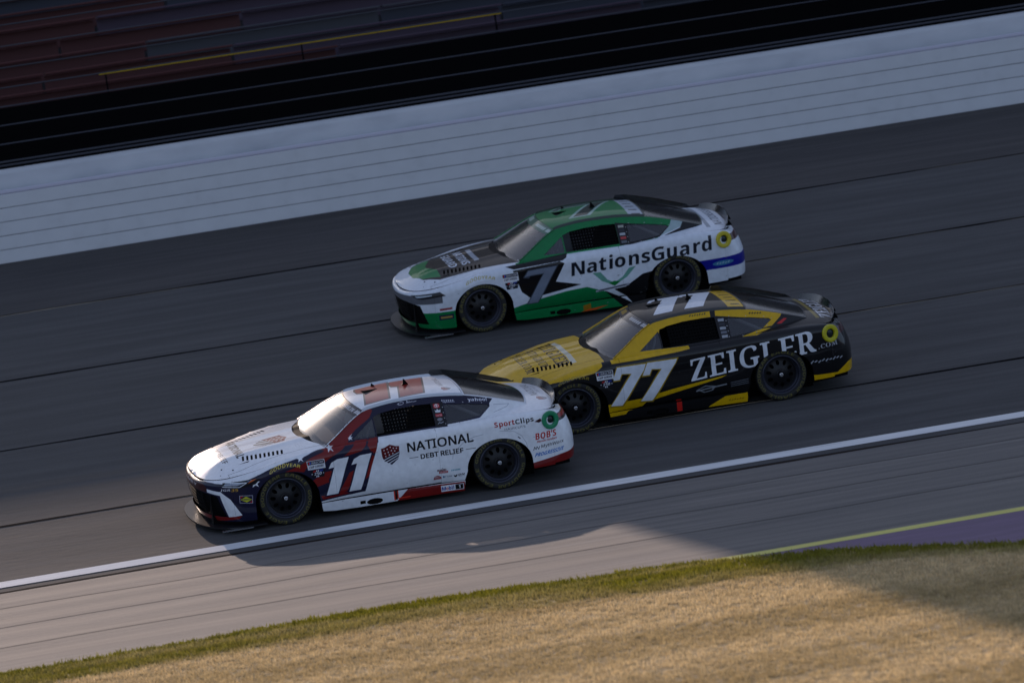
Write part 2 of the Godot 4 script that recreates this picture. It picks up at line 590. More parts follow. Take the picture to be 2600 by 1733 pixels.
# ------------------------------------------------------------------ grandstand behind the fence, which shades the track
func stands() -> void:
	var gs := Node3D.new()
	gs.name = "grandstand"
	tag(gs, "dark grandstand with rows of maroon, plum and navy seat planks behind the fence", "grandstand")
	add_child(gs)
	var z0 := -20.6
	var f := Faces.new()
	f.box(Vector3(-150, 3.4, z0 - 0.25), Vector3(150, 5.86, z0))
	put("front_wall", f.mesh(), M.black_cloth, gs)
	# stepped deck
	var rows := 24
	var deck := Faces.new()
	for i in rows:
		var y := 5.62 + i * 0.28
		var z := z0 - 0.25 - i * 1.0
		deck.box(Vector3(-150, y - 0.5, z - 1.0), Vector3(150, y, z))
	put("step_deck", deck.mesh(), M.dark_concrete, gs)
	var cols := ["seat_red", "seat_plum", "seat_navy", "seat_grey"]
	for i in rows:
		var y := 5.62 + i * 0.28
		var z := z0 - 0.25 - i * 1.0
		var runs := [[-150.0, 150.0]]
		if i < 7:
			runs = []
			var x := -14.0 - rng.randf() * 3.0
			while x < 26.0:
				var w := rng.randf_range(2.2, 6.5)
				runs.append([x, x + w - 0.05])
				x += w
			runs.append([-150.0, -17.5])
			runs.append([x + 0.02, 150.0])
		for r in runs:
			var p := Faces.new()
			p.box(Vector3(r[0], y + 0.40, z - 0.62), Vector3(r[1], y + 0.435, z - 0.34), 0.008)
			var mid: float = (r[0] + r[1]) / 2
			var k := "seat_navy"
			var roll := rng.randf()
			if mid < 4.0:
				k = "seat_red" if roll < 0.6 else ("seat_plum" if roll < 0.85 else "seat_navy")
			elif mid < 9.0:
				k = "seat_plum" if roll < 0.55 else ("seat_red" if roll < 0.65 else "seat_grey")
			else:
				k = "seat_navy" if roll < 0.7 else "seat_grey"
			put("seat_plank", p.mesh(), M[k], gs)
			var q := Faces.new()
			q.box(Vector3(r[0], y + 0.02, z - 0.60), Vector3(r[1], y + 0.385, z - 0.57), 0.006)
			put("back_plank", q.mesh(), M[k] if roll < 0.75 else M.seat_navy, gs)
	var back := Faces.new()
	back.box(Vector3(-150, 3.4, -46.6), Vector3(150, 14.45, -45.7))
	put("back_wall", back.mesh(), M.cladding, gs)
	# front handrail, yellow
	var hr := Node3D.new()
	hr.name = "handrail"
	tag(hr, "yellow tubular handrail in front of the first seat row", "handrail")
	add_child(hr)
	hr.position = Vector3(0, 5.86, z0 + 0.02)
	var t := Faces.new()
	t.tube([Vector3(1.9, 0.30, -0.06), Vector3(8.4, 0.30, -0.06)], 0.018, 8)
	put("rail", t.mesh(), M.rail_yellow, hr)
	for i in 3:
		var p := Faces.new()
		p.tube([Vector3(2.0 + i * 3.15, 0.0, -0.06), Vector3(2.0 + i * 3.15, 0.29, -0.06)], 0.014, 6)
		put("stanchion", p.mesh(), M.black_cloth, hr)
	# suites and press box on top of the stand, right of the sunlit gap
	var pb := Node3D.new()
	pb.name = "press_box"
	tag(pb, "tall suite building on the crest of the grandstand", "building")
	add_child(pb)
	var b := Faces.new()
	b.box(Vector3(2.0, 3.45, -60.0), Vector3(150, 25.2, -46.8))
	put("wall", b.mesh(), M.cladding, pb)
	for fl in 3:
		var g := Faces.new()
		g.box(Vector3(2.6, 14.4 + fl * 3.3, -46.75), Vector3(149, 16.6 + fl * 3.3, -46.65))
		put("window_band", g.mesh(), M.tower_glass, pb)

# ------------------------------------------------------------------ dry grass of the infield
func grass() -> void:
	var variants := 3
	var n1 := FastNoiseLite.new()
	n1.seed = 4
	n1.frequency = 0.22
	n1.fractal_octaves = 3
	var n2 := FastNoiseLite.new()
	n2.seed = 8
	n2.frequency = 0.9
	var root := Node3D.new()
	root.name = "infield_grass"
	tag(root, "dry tan and green grass of the infield beside the apron", "grass")
	root.set_meta("kind", "stuff")
	add_child(root)
	var gm := mat("grass blades", Color.WHITE, 0.75)
	gm.vertex_color_use_as_albedo = true
	gm.cull_mode = BaseMaterial3D.CULL_DISABLED
	gm.backlight_enabled = true
	gm.backlight = Color(1.0, 0.98, 0.9)
	for v in variants:
		var st := Faces.new()
		for k in 11:
			var a := rng.randf() * TAU
			var base := Vector3(rng.randf_range(-0.05, 0.05), 0, rng.randf_range(-0.05, 0.05))
			var h := rng.randf_range(0.012, 0.038)
			var lean := Vector3(cos(a), 0, sin(a)) * h * rng.randf_range(0.2, 0.9)
			var side := Vector3(-sin(a + 0.6), 0, cos(a + 0.6)) * 0.0035
			var midp := base + lean * 0.4 + Vector3(0, h * 0.62, 0)
			var tip := base + lean + Vector3(0, h, 0)
			var nn := Vector3(cos(a), 0.6, sin(a)).normalized()
			st.tri(base - side, base + side, midp + side * 0.8, nn)
			st.tri(base - side, midp + side * 0.8, midp - side * 0.8, nn)
			st.tri(midp - side * 0.8, midp + side * 0.8, tip, nn)
		var mm := MultiMesh.new()
		mm.transform_format = MultiMesh.TRANSFORM_3D
		mm.use_colors = true
		mm.mesh = st.mesh()
		var T := []
		var C := []
		for i in 74000:
			var x := rng.randf_range(-9.0, 15.0)
			var q := 8.4 + 19.5 * pow(rng.randf(), 1.25)
			if i >= 34000:
				# thinner away from the stretch the camera faces
				x = rng.randf_range(-45.0, 40.0)
				q = rng.randf_range(8.4, 39.0)
			var edge := grass_edge(x)
			if q < edge - 0.04 + 0.12 * n2.get_noise_2d(x * 4.0, q * 4.0):
				continue
			var d := q - edge
			var dry := n1.get_noise_2d(x * 0.5, q * 2.0) * 0.5 + 0.5
			var green := clampf(1.25 - d * (0.62 if x < 1.5 else 0.5) + (dry - 0.5) * 1.5, 0.0, 1.0)
			var tan_ := Color(0.80, 0.65, 0.42).lerp(Color(0.54, 0.43, 0.25), smoothstep(0.25, 0.75, dry))
			var c := tan_.lerp(Color(0.24, 0.235, 0.025), green)
			c = c * rng.randf_range(0.7, 1.25)
			var s := rng.randf_range(0.7, 1.4) * (1.25 if green > 0.5 else 1.0)
			var b := Basis(Vector3.UP, rng.randf() * TAU).scaled(Vector3(s, s * rng.randf_range(0.7, 1.3), s))
			T.append(Transform3D(bankb * Basis(Vector3.RIGHT, -APRON_TILT) * b, from_apron(x, q, 0.01)))
			C.append(c)
		mm.instance_count = T.size()
		for i in T.size():
			mm.set_instance_transform(i, T[i])
			mm.set_instance_color(i, C[i])
		var o := MultiMeshInstance3D.new()
		o.name = "grass_tufts"
		o.multimesh = mm
		o.material_override = gm
		o.set_meta("kind", "stuff")
		root.add_child(o, true)

# ------------------------------------------------------------------ car body: shape functions
const YT := [-1.04, 0.615, -0.97, 0.64, -0.9, 0.652, -0.6, 0.70, -0.31, 0.75, 0.0, 0.82, 0.3, 0.862, 0.62, 0.885, 1.0, 0.895, 1.5, 0.898, 2.0, 0.905, 2.5, 0.922, 2.9, 0.935, 3.3, 0.925, 3.6, 0.90, 3.87, 0.86]
const YC := [-1.04, 0.615, -0.95, 0.664, -0.8, 0.738, -0.65, 0.804, -0.5, 0.837, -0.3, 0.862, 0.0, 0.892, 0.4, 0.93, 0.7, 0.955]
const YD := [2.2, 0.99, 3.3, 0.995, 3.5, 0.975, 3.68, 0.95, 3.78, 0.915, 3.85, 0.862]
const YG := [0.60, 0.888, 0.8, 1.005, 1.0, 1.125, 1.19, 1.213, 1.4, 1.246, 1.8, 1.264, 2.2, 1.25, 2.49, 1.215, 2.8, 1.135, 3.05, 1.055, 3.3, 0.968]
const YM := [0.46, 0.922, 0.7, 1.050, 0.9, 1.156, 1.10, 1.256, 1.4, 1.289, 1.8, 1.302, 2.2, 1.29, 2.5, 1.258, 2.9, 1.15, 3.2, 1.05, 3.38, 0.988]
const PLAN := [-1.04, 0.0, -1.032, 0.2, -1.0, 0.42, -0.93, 0.62, -0.80, 0.80, -0.62, 0.915, -0.4, 0.97, -0.1, 0.99, 0.2, 0.99, 0.5, 0.972, 1.0, 0.962, 2.0, 0.966, 2.5, 0.985, 2.8, 0.99, 3.2, 0.98, 3.4, 0.965, 3.6, 0.92, 3.74, 0.84, 3.84, 0.66, 3.89, 0.35, 3.90, 0.0]
var px_ := PackedFloat32Array()
var pz_ := PackedFloat32Array()
var pnx := PackedFloat32Array()
var pnz := PackedFloat32Array()
var s_end := 0.0
var ex_ := PackedFloat32Array()
var ez_ := PackedFloat32Array()
const PN := 500

func plan_setup() -> void:
	var pts := pv(PLAN)
	var fine := PackedVector2Array()
	for i in pts.size() - 1:
		var p0 := pts[i - 1] if i > 0 else Vector2(pts[1].x, -pts[1].y)
		var p3 := pts[i + 2] if i + 2 < pts.size() else Vector2(pts[i].x, -pts[i].y)
		for k in 40:
			fine.append(pts[i].cubic_interpolate_in_time(pts[i + 1], p0, p3, k / 40.0, pts[i].distance_to(pts[i + 1]), -p0.distance_to(pts[i]), pts[i].distance_to(pts[i + 1]) + pts[i + 1].distance_to(p3)))
	fine.append(pts[pts.size() - 1])
	var L := 0.0
	var acc := PackedFloat32Array([0.0])
	for i in fine.size() - 1:
		L += fine[i].distance_to(fine[i + 1])
		acc.append(L)
	s_end = L
	var j := 0
	for i in PN + 1:
		var s := L * i / PN
		while j < fine.size() - 2 and acc[j + 1] < s:
			j += 1
		var t := clampf((s - acc[j]) / maxf(acc[j + 1] - acc[j], 1e-6), 0, 1)
		var p := fine[j].lerp(fine[j + 1], t)
		px_.append(p.x)
		pz_.append(p.y)
	for i in PN + 1:
		var a := maxi(i - 1, 0)
		var b := mini(i + 1, PN)
		var d := Vector2(px_[b] - px_[a], pz_[b] - pz_[a]).normalized()
		if i == 0:
			d = Vector2(0, 1)
		if i == PN:
			d = Vector2(0, -1)
		pnx.append(-d.y)
		pnz.append(d.x)
	for i in PN + 1:
		var q := shell(s_end * i / PN, herm(YT, px_[i]))
		ex_.append(q.x)
		ez_.append(q.z)

func plan(s: float) -> Array:
	var f := clampf(s / s_end * PN, 0.0, PN - 0.001)
	var i := int(f)
	var t := f - i
	return [lerpf(px_[i], px_[i + 1], t), lerpf(pz_[i], pz_[i + 1], t), lerpf(pnx[i], pnx[i + 1], t), lerpf(pnz[i], pnz[i + 1], t)]

func s_of(x: float) -> float:
	if x < px_[0]:
		return (x - px_[0])
	var lo := 0
	var hi := PN
	while hi - lo > 1:
		var m := (lo + hi) / 2
		if px_[m] > x:
			hi = m
		else:
			lo = m
	return s_end * (lo + (x - px_[lo]) / maxf(px_[hi] - px_[lo], 1e-6)) / PN

# outer skin below the shoulder: s runs round the plan from the nose (negative: right side), y is height
func shell(s: float, y: float) -> Vector3:
	var a := absf(s)
	var p := plan(a)
	var x: float = p[0]
	var yt := herm(YT, x)
	var h := yt - y
	var d := 0.0
	var mid := smoothstep(0.35, 0.8, x) * (1.0 - smoothstep(2.0, 2.4, x))
	if y > 0.5:
		d += 0.030 * pow((y - 0.5) / 0.4, 2)
	if y < 0.42:
		d += (0.018 + 0.05 * mid) * pow((0.42 - y) / 0.25, 2)
	# body line of the door: a shallow hollow under a crease
	d += mid * 0.014 * exp(-pow((y - 0.60) / 0.10, 2))
	var nose := 1.0 - smoothstep(-0.98, -0.55, x)
	var tail := smoothstep(3.45, 3.8, x)
	var R := 0.10 - 0.052 * nose - 0.035 * tail
	if h < R:
		var t := clampf((R - maxf(h, 0.0)) / R, 0.0, 1.0)
		d += R * (1.0 - sqrt(maxf(1.0 - t * t, 0.0)))
	# the bumper leans back a little above its fullest line
	d += tail * 0.10 * pow(clampf((y - 0.46) / 0.42, 0.0, 1.0), 1.6)
	d += nose * 0.05 * pow(clampf((0.42 - y) / 0.3, 0.0, 1.0), 1.5)
	var z: float = p[1] - p[3] * d
	return Vector3(x - p[2] * d, y, z if s >= 0 else -z)

func edge_z(x: float) -> float:
	# half width of the top surfaces at x
	var lo := 0
	var hi := PN
	if x <= ex_[0] or x >= ex_[PN]:
		return 0.02
	while hi - lo > 1:
		var m := (lo + hi) / 2
		if ex_[m] > x:
			hi = m
		else:
			lo = m
	return maxf(lerpf(ez_[lo], ez_[hi], (x - ex_[lo]) / maxf(ex_[hi] - ex_[lo], 1e-6)), 0.02)

func top_y(x: float, z: float) -> float:
	var w := minf(absf(z) / edge_z(x), 1.0)
	var yt := herm(YT, x)
	if x < 1.2:
		# hood: raised centre with a soft shoulder on each side
		var c := herm(YC, x)
		var k := w * w
		var bulge := 0.012 * exp(-pow((absf(z) - 0.30) / 0.10, 2)) * smoothstep(-0.9, -0.5, x)
		return lerpf(c, yt, k) + bulge
	return lerpf(herm(YD, x), yt, pow(w, 2.4))

func top_fn(x: float, z: float) -> Vector3:
	return Vector3(x, top_y(x, z), z)

func house_z(x: float) -> float:
	# foot of the greenhouse
	if x < 2.3:
		return edge_z(x)
	return herm([2.3, edge_z(2.3), 2.5, 0.845, 2.75, 0.79, 3.0, 0.715, 3.3, 0.60, 3.5, 0.53], x)

func house_fn(x: float, y: float) -> Vector3:
	var zb := house_z(x)
	var yb := top_y(x, zb) if x > 2.3 else herm(YT, x)
	var k := y - yb
	return Vector3(x, y, zb - 0.76 * k + 0.10 * maxf(k, 0.0) * maxf(0.36 - k, 0.0) * 2.0)

func roof_edge(x: float) -> Vector3:
	return house_fn(x, herm(YG, x))

# screen, roof and rear window: u from 0 to 1 along the car, w from -1 to 1 across
func over_fn(u: float, w: float, e0: float, e1: float, c0: float, c1: float) -> Vector3:
	var e := roof_edge(lerpf(e0, e1, u))
	var cx := lerpf(c0, c1, u)
	var cy := herm(YM, cx)
	var k := w * w
	return Vector3(lerpf(cx, e.x, k), lerpf(cy, e.y, pow(absf(w), 2.3)), e.z * w)

# ------------------------------------------------------------------ painted liveries
class Canvas:
	var img: Image
	var ppm: float
	var ox: float
	var oy: float
	var sgn: float
	var bend: Callable
	func p(v: Vector2) -> Vector2:
		var q: Vector2 = bend.call(v) if bend.is_valid() else v
		return Vector2((q.x - ox) * ppm, (q.y - oy) * ppm * sgn)
	func fill(poly: PackedVector2Array, c: Color) -> void:
		var q := PackedVector2Array()
		for i in poly.size():
			var a := poly[i]
			var b := poly[(i + 1) % poly.size()]
			var n := maxi(1, int(a.distance_to(b) / 0.08)) if bend.is_valid() else 1
			for k in n:
				q.append(p(a.lerp(b, float(k) / n)))
		raw(q, c)
	func raw(q: PackedVector2Array, c: Color) -> void:
		var lo := 1e9
		var hi := -1e9
		for v in q:
			lo = minf(lo, v.y)
			hi = maxf(hi, v.y)
		for y in range(maxi(0, floori(lo)), mini(img.get_height() - 1, ceili(hi)) + 1):
			var yy := y + 0.5
			var xs := PackedFloat32Array()
			for i in q.size():
				var a := q[i]
				var b := q[(i + 1) % q.size()]
				if (a.y <= yy) != (b.y <= yy):
					xs.append(a.x + (yy - a.y) / (b.y - a.y) * (b.x - a.x))
			xs.sort()
			for i in range(0, xs.size() - 1, 2):
				var x0 := roundi(xs[i])
				var x1 := roundi(xs[i + 1])
				if x1 > x0:
					img.fill_rect(Rect2i(x0, y, x1 - x0, 1), c)
	func line(pts: Array, w: float, c: Color) -> void:
		for i in range(0, pts.size() - 2, 2):
			var a := Vector2(pts[i], pts[i + 1])
			var b := Vector2(pts[i + 2], pts[i + 3])
			var n := (b - a).orthogonal().normalized() * w * 0.5
			fill(PackedVector2Array([a - n, b - n, b + n, a + n]), c)
	func star(c: Vector2, r: float, col: Color, inner := 0.4, sq := 1.0, turn := 0.0) -> void:
		var q := PackedVector2Array()
		for i in 10:
			var a := PI / 2 + turn + PI * i / 5.0
			q.append(c + Vector2(cos(a) * sq, sin(a)) * (r if i % 2 == 0 else r * inner))
		fill(q, col)
	# text set from a towards a + along, its height given by up
	func text(s: String, a: Vector2, along: Vector2, up: Vector2, c: Color, font: Font, slant := 0.0, arc := 0.0, fat := 0.0) -> void:
		var m := TextMesh.new()
		m.font = font
		m.text = s
		m.font_size = 32
		m.pixel_size = 1.0 / 32
		m.depth = 0.0
		m.curve_step = 4.0
		var ar := m.get_mesh_arrays()
		var V: PackedVector3Array = ar[Mesh.ARRAY_VERTEX]
		var I: PackedInt32Array = ar[Mesh.ARRAY_INDEX]
		if V.is_empty():
			return
		var lo := V[0]
		var hi := V[0]
		for v in V:
			lo = lo.min(v)
			hi = hi.max(v)
		var Q := PackedVector2Array()
		for v in V:
			var f := Vector2((v.x - lo.x) / (hi.x - lo.x), (v.y - lo.y) / maxf(hi.y - lo.y, 1e-4))
			f.x += slant * (f.y - 0.5)
			Q.append(p(a + along * f.x + up * (f.y + arc * 4.0 * f.x * (1.0 - f.x))))
		var shifts := [Vector2.ZERO] if fat == 0.0 else [Vector2(-fat, -fat) * ppm, Vector2(fat, -fat) * ppm, Vector2(-fat, fat) * ppm, Vector2(fat, fat) * ppm]
		for o in shifts:
			for i in range(0, I.size(), 3):
				raw(PackedVector2Array([Q[I[i]] + o, Q[I[i + 1]] + o, Q[I[i + 2]] + o]), c)

var sans: Font
var bold: Font
var serif: Font

func fonts() -> void:
	sans = face("Droid Sans", 400)
	bold = face("Droid Sans", 700)
	serif = face("Droid Serif", 700)

func face(called: String, weight: int) -> SystemFont:
	var f := SystemFont.new()
	f.font_names = PackedStringArray([called])
	f.font_weight = weight
	return f

func side_canvas(c: Color) -> Canvas:
	var k := Canvas.new()
	k.ppm = 4096 / 7.1
	k.img = Image.create(4096, 800, false, Image.FORMAT_RGB8)
	k.img.fill(c)
	k.ox = -1.0
	k.oy = 1.36
	k.sgn = -1.0
	k.bend = func(v: Vector2) -> Vector2: return Vector2(s_of(v.x), v.y)
	return k

func top_canvas(c: Color) -> Canvas:
	var k := Canvas.new()
	k.ppm = 800.0
	k.img = Image.create(4000, 1600, false, Image.FORMAT_RGB8)
	k.img.fill(c)
	k.ox = -1.1
	k.oy = -1.0
	k.sgn = 1.0
	return k

func side_uv(s: float, y: float) -> Vector2:
	return Vector2((s + 1.0) / 7.1, (1.36 - y) / (400.0 / (2048.0 / 7.1)))

func paint(called: String, img: Image, coat := 0.07, weight := 0.6, base := 0.45, shine := 0.24) -> StandardMaterial3D:
	var m := mat(called, Color.WHITE, base)
	m.albedo_texture = ImageTexture.create_from_image(img)
	m.texture_repeat = false
	m.clearcoat_enabled = true
	m.clearcoat = weight
	m.metallic_specular = shine
	m.clearcoat_roughness = coat
	return m

func shield(k: Canvas, o: Vector2, ax: Vector2, ay: Vector2, red: Color, dark: Color, white: Color) -> void:
	# unit shield: x 0..1, y 0 (point) .. 1 (top)
	var at := func(x: float, y: float) -> Vector2: return o + ax * x + ay * y
	var body := PackedVector2Array()
	for q in [[0.0, 0.86], [0.18, 0.88], [0.5, 1.0], [0.82, 0.88], [1.0, 0.86], [0.98, 0.5], [0.88, 0.24], [0.5, 0.0], [0.12, 0.24], [0.02, 0.5]]:
		body.append(at.call(q[0], q[1]))
	k.fill(body, dark)
	var top := PackedVector2Array()
	for q in [[0.0, 0.86], [0.18, 0.88], [0.5, 1.0], [0.82, 0.88], [1.0, 0.86], [0.985, 0.62], [0.06, 0.34], [0.02, 0.5]]:
		top.append(at.call(q[0], q[1]))
	k.fill(top, red)
	for i in 3:
		var b := 0.27 - 0.11 * i
		var st := PackedVector2Array()
		for q in [[0.08 + i * 0.09, b + 0.02], [0.97 - i * 0.03, b + 0.31 - i * 0.02], [0.965 - i * 0.04, b + 0.265 - i * 0.02], [0.1 + i * 0.1, b - 0.02]]:
			st.append(at.call(q[0], q[1]))
		k.fill(st, white)
	for q in [[0.16, 0.76], [0.34, 0.80], [0.52, 0.87], [0.68, 0.80], [0.85, 0.78], [0.2, 0.6], [0.38, 0.64], [0.56, 0.70], [0.74, 0.66], [0.22, 0.45], [0.42, 0.5], [0.62, 0.55]]:
		var c: Vector2 = at.call(q[0], q[1])
		var st := PackedVector2Array()
		for i in 10:
			var a := PI / 2 + PI * i / 5.0
			st.append(c + (ax * cos(a) + ay * sin(a)) * (0.055 if i % 2 == 0 else 0.024))
		k.fill(st, white)

func scuff(k: Canvas, n: int, seed_: int, c: Color) -> void:
	# small rubber marks and chips on the lower body
	var r := RandomNumberGenerator.new()
	r.seed = seed_
	for i in n:
		var x := r.randf_range(-0.9, 3.7)
		var y := r.randf_range(0.10, 0.62)
		var w := r.randf_range(0.004, 0.012)
		k.fill(PackedVector2Array([Vector2(x, y), Vector2(x + w * r.randf_range(1, 5), y + w * 0.4), Vector2(x + w, y + w)]), c)

func speckle(img: Image, amount: float, seed_: int) -> Image:
	# halve the oversized drawing, then lay fine dust over it so that no panel is one flat colour
	var o := Image.new()
	o.copy_from(img)
	o.resize(img.get_width() / 2, img.get_height() / 2, Image.INTERPOLATE_BILINEAR)
	var n := FastNoiseLite.new()
	n.seed = seed_
	n.frequency = 0.03
	n.fractal_octaves = 5
	var w := o.get_width()
	var h := o.get_height()
	var dust := n.get_image(w, h, false, false, false).get_data()
	var d := o.get_data()
	for i in dust.size():
		var f := 1.0 + amount * (dust[i] / 127.5 - 1.0)
		d[i * 3] = clampi(int(d[i * 3] * f + 0.5), 0, 255)
		d[i * 3 + 1] = clampi(int(d[i * 3 + 1] * f + 0.5), 0, 255)
		d[i * 3 + 2] = clampi(int(d[i * 3 + 2] * f + 0.5), 0, 255)
	return Image.create_from_data(w, h, false, Image.FORMAT_RGB8, d)

func contingency(k: Canvas) -> void:
	# the series badge and race badge behind the front wheel
	k.fill(pv([0.312, 0.778, 0.545, 0.778, 0.552, 0.660, 0.320, 0.665]), Color8(214, 216, 220))
	k.fill(pv([0.322, 0.770, 0.536, 0.770, 0.540, 0.724, 0.325, 0.726]), Color8(18, 20, 30))
	k.fill(pv([0.335, 0.762, 0.352, 0.762, 0.347, 0.734, 0.332, 0.734]), Color8(200, 60, 40))
	k.fill(pv([0.352, 0.762, 0.370, 0.762, 0.365, 0.734, 0.347, 0.734]), Color8(50, 90, 190))
	k.text("NASCAR", Vector2(0.378, 0.735), Vector2(0.150, 0.0), Vector2(0, 0.026), Color8(225, 225, 230), bold, 0.04)
	k.text("CUP SERIES", Vector2(0.342, 0.682), Vector2(0.185, 0.0), Vector2(0, 0.028), Color8(24, 26, 34), bold, 0.04)
	k.fill(pv([0.345, 0.652, 0.545, 0.648, 0.520, 0.556, 0.365, 0.556]), Color8(14, 16, 26))
	k.fill(pv([0.39, 0.652, 0.43, 0.651, 0.41, 0.625, 0.375, 0.625]), Color8(150, 26, 30))
	k.fill(pv([0.47, 0.650, 0.52, 0.649, 0.51, 0.625, 0.46, 0.625]), Color8(30, 50, 130))
	k.text("250", Vector2(0.395, 0.585), Vector2(0.095, 0.0), Vector2(0, 0.036), Color8(220, 222, 228), bold, 0.06)
	k.star(Vector2(0.365, 0.605), 0.012, Color8(220, 222, 228))
	k.star(Vector2(0.515, 0.602), 0.012, Color8(220, 222, 228))
	for i in 2:
		k.fill(pv([0.425 + i * 0.022, 0.648, 0.439 + i * 0.022, 0.648, 0.434 + i * 0.022, 0.628, 0.420 + i * 0.022, 0.628]), Color8(225, 225, 230))
		k.fill(pv([0.420 + i * 0.022, 0.578, 0.434 + i * 0.022, 0.578, 0.429 + i * 0.022, 0.560, 0.415 + i * 0.022, 0.560]), Color8(225, 225, 230))

func badges(k: Canvas, cols: Array) -> void:
	for i in cols.size():
		var y := 1.155 - i * 0.048
		k.fill(pv([2.085, y, 2.165, y - 0.002, 2.163, y - 0.034, 2.083, y - 0.032]), cols[i])

func paint_eleven() -> Dictionary:
	var white := Color8(226, 228, 231)
	var navy := Color8(22, 22, 48)
	var red := Color8(118, 20, 18)
	var black := Color8(14, 14, 18)
	var k := side_canvas(white)
	# front: navy fascia, white fender crown
	k.raw(pv([0, 0, 1260, 0, 1260, 800, 0, 800]), navy)
	k.fill(pv([-0.64, 0.05, -0.64, 0.70, -0.313, 0.705, -0.153, 0.757, 0.049, 0.803, 0.185, 0.823, 0.307, 0.838, 0.420, 0.864, 0.578, 0.89, 0.66, 0.92, 1.30, 0.92, 1.266, 0.849, 1.251, 0.813, 1.194, 0.677, 1.117, 0.493, 1.036, 0.268, 0.45, 0.235, 0.45, 0.05]), navy)
	# white wedge above the lamps
	k.fill(pv([-1.02, 0.66, -0.98, 0.632, -0.80, 0.628, -0.53, 0.64, -0.33, 0.70, -0.313, 0.80, -1.02, 0.80]), white)
	# red brush strokes
	for q in [
		[0.022, 0.695, 0.240, 0.751, 0.370, 0.810, 0.560, 0.857, 0.60, 0.90, 0.842, 0.90, 0.842, 0.876, 0.790, 0.843, 0.613, 0.768, 0.531, 0.715, 0.301, 0.696, 0.264, 0.651, 0.148, 0.681],
		[0.370, 0.526, 0.524, 0.605, 0.652, 0.606, 0.571, 0.499, 0.576, 0.467, 0.404, 0.430],
		[0.749, 0.399, 0.848, 0.541, 0.959, 0.583, 0.871, 0.417, 0.791, 0.309, 0.713, 0.284, 0.660, 0.286],
		[0.448, 0.306, 0.518, 0.303, 0.675, 0.283, 0.828, 0.302, 0.817, 0.274, 0.472, 0.253],
		[0.835, 0.783, 0.951, 0.868, 1.00, 0.92, 1.15, 0.92, 1.109, 0.856, 1.039, 0.794, 0.885, 0.768, 0.802, 0.766],
		[1.124, 0.853, 1.19, 0.92, 1.29, 0.91, 1.245, 0.838, 1.232, 0.738, 1.168, 0.743],
		[1.05, 0.62, 1.17, 0.72, 1.20, 0.70, 1.11, 0.47, 1.04, 0.42],
	]:
		k.fill(pv(q), red)
	# greenhouse: navy rail, red front pillar
	k.fill(pv([1.18, 1.36, 1.18, 1.19, 0.9, 0.915, 1.30, 0.905, 2.19, 0.905, 2.19, 0.925, 2.63, 0.94, 2.795, 1.04, 2.80, 1.075, 2.885, 1.14, 2.93, 1.36]), navy)
	k.fill(pv([0.55, 0.87, 0.55, 1.36, 1.19, 1.36, 1.30, 1.205, 1.24, 1.131, 1.031, 1.028, 0.92, 0.955, 0.90, 0.90, 1.2, 0.90, 1.27, 0.915, 1.28, 0.89]), red)
	k.fill(pv([0.56, 0.885, 0.60, 0.93, 0.66, 0.96, 1.16, 1.28, 1.17, 1.215, 0.72, 0.94]), red)
	# white door outline
	k.line([1.302, 0.875, 1.266, 0.853, 1.251, 0.813, 1.194, 0.677, 1.117, 0.493, 1.036, 0.268], 0.012, white)
	# numbers
	for d in [0.0, 0.298]:
		var num := [0.588 + d, 0.637, 0.628 + d, 0.708, 0.712 + d, 0.743, 0.864 + d, 0.748, 0.676 + d, 0.300, 0.522 + d, 0.300, 0.662 + d, 0.644]
		k.fill(pv([0.572 + d, 0.622, 0.615 + d, 0.722, 0.706 + d, 0.760, 0.886 + d, 0.764, 0.686 + d, 0.284, 0.498 + d, 0.284, 0.635 + d, 0.622]), navy)
		k.fill(pv(num), white)
	k.star(Vector2(0.243, 0.822), 0.045, white, 0.36, 1.3)
	k.star(Vector2(0.648, 0.882), 0.052, white, 0.36, 1.2)
	k.star(Vector2(0.94, 0.945), 0.032, white, 0.36, 1.2)
	k.star(Vector2(-0.372, 0.610), 0.062, white, 0.40, 1.1)
	# lamps as printed on the fascia
	k.fill(pv([-0.77, 0.640, -0.56, 0.655, -0.335, 0.672, -0.305, 0.655, -0.37, 0.600, -0.52, 0.570, -0.78, 0.588]), Color8(10, 11, 18))
	k.fill(pv([-0.74, 0.632, -0.56, 0.640, -0.50, 0.628, -0.60, 0.600, -0.76, 0.606]), Color8(150, 158, 172))
	k.line([-0.775, 0.594, -0.57, 0.582, -0.475, 0.630, -0.74, 0.645], 0.011, Color8(214, 220, 226))
	for i in 2:
		k.fill(pv([-0.47 + i * 0.035, 0.645 + i * 0.012, -0.44 + i * 0.035, 0.648 + i * 0.012, -0.44 + i * 0.035, 0.640 + i * 0.012, -0.47 + i * 0.035, 0.637 + i * 0.012]), Color8(120, 140, 180))
	k.fill(pv([-0.47, 0.615, -0.42, 0.655, -0.345, 0.668, -0.40, 0.640]), Color8(196, 90, 26))
	# front panel above the grille and the white blades beside it
	for sg in [1.0, -1.0]:
		var b := k.bend
		k.bend = func(v: Vector2) -> Vector2: return Vector2(v.x * sg, v.y)
		k.fill(pv([0.0, 0.50, 0.60, 0.505, 0.62, 0.56, 0.52, 0.618, 0.0, 0.61]), Color8(58, 18, 20))
		k.fill(pv([0.62, 0.548, 0.86, 0.527, 0.99, 0.43, 1.12, 0.215, 0.93, 0.185, 0.845, 0.478, 0.62, 0.505]), white)
		k.fill(pv([0.0, 0.13, 0.0, 0.19, 0.93, 0.192, 1.12, 0.208, 1.07, 0.165, 0.75, 0.13]), red)
		k.bend = b
	var cb := k.bend
	var unbent: Callable
	k.bend = unbent
	k.text("CAMRY", Vector2(-0.36, 0.545), Vector2(0.72, 0.0), Vector2(0, 0.036), Color8(196, 190, 188), bold)
	k.bend = cb
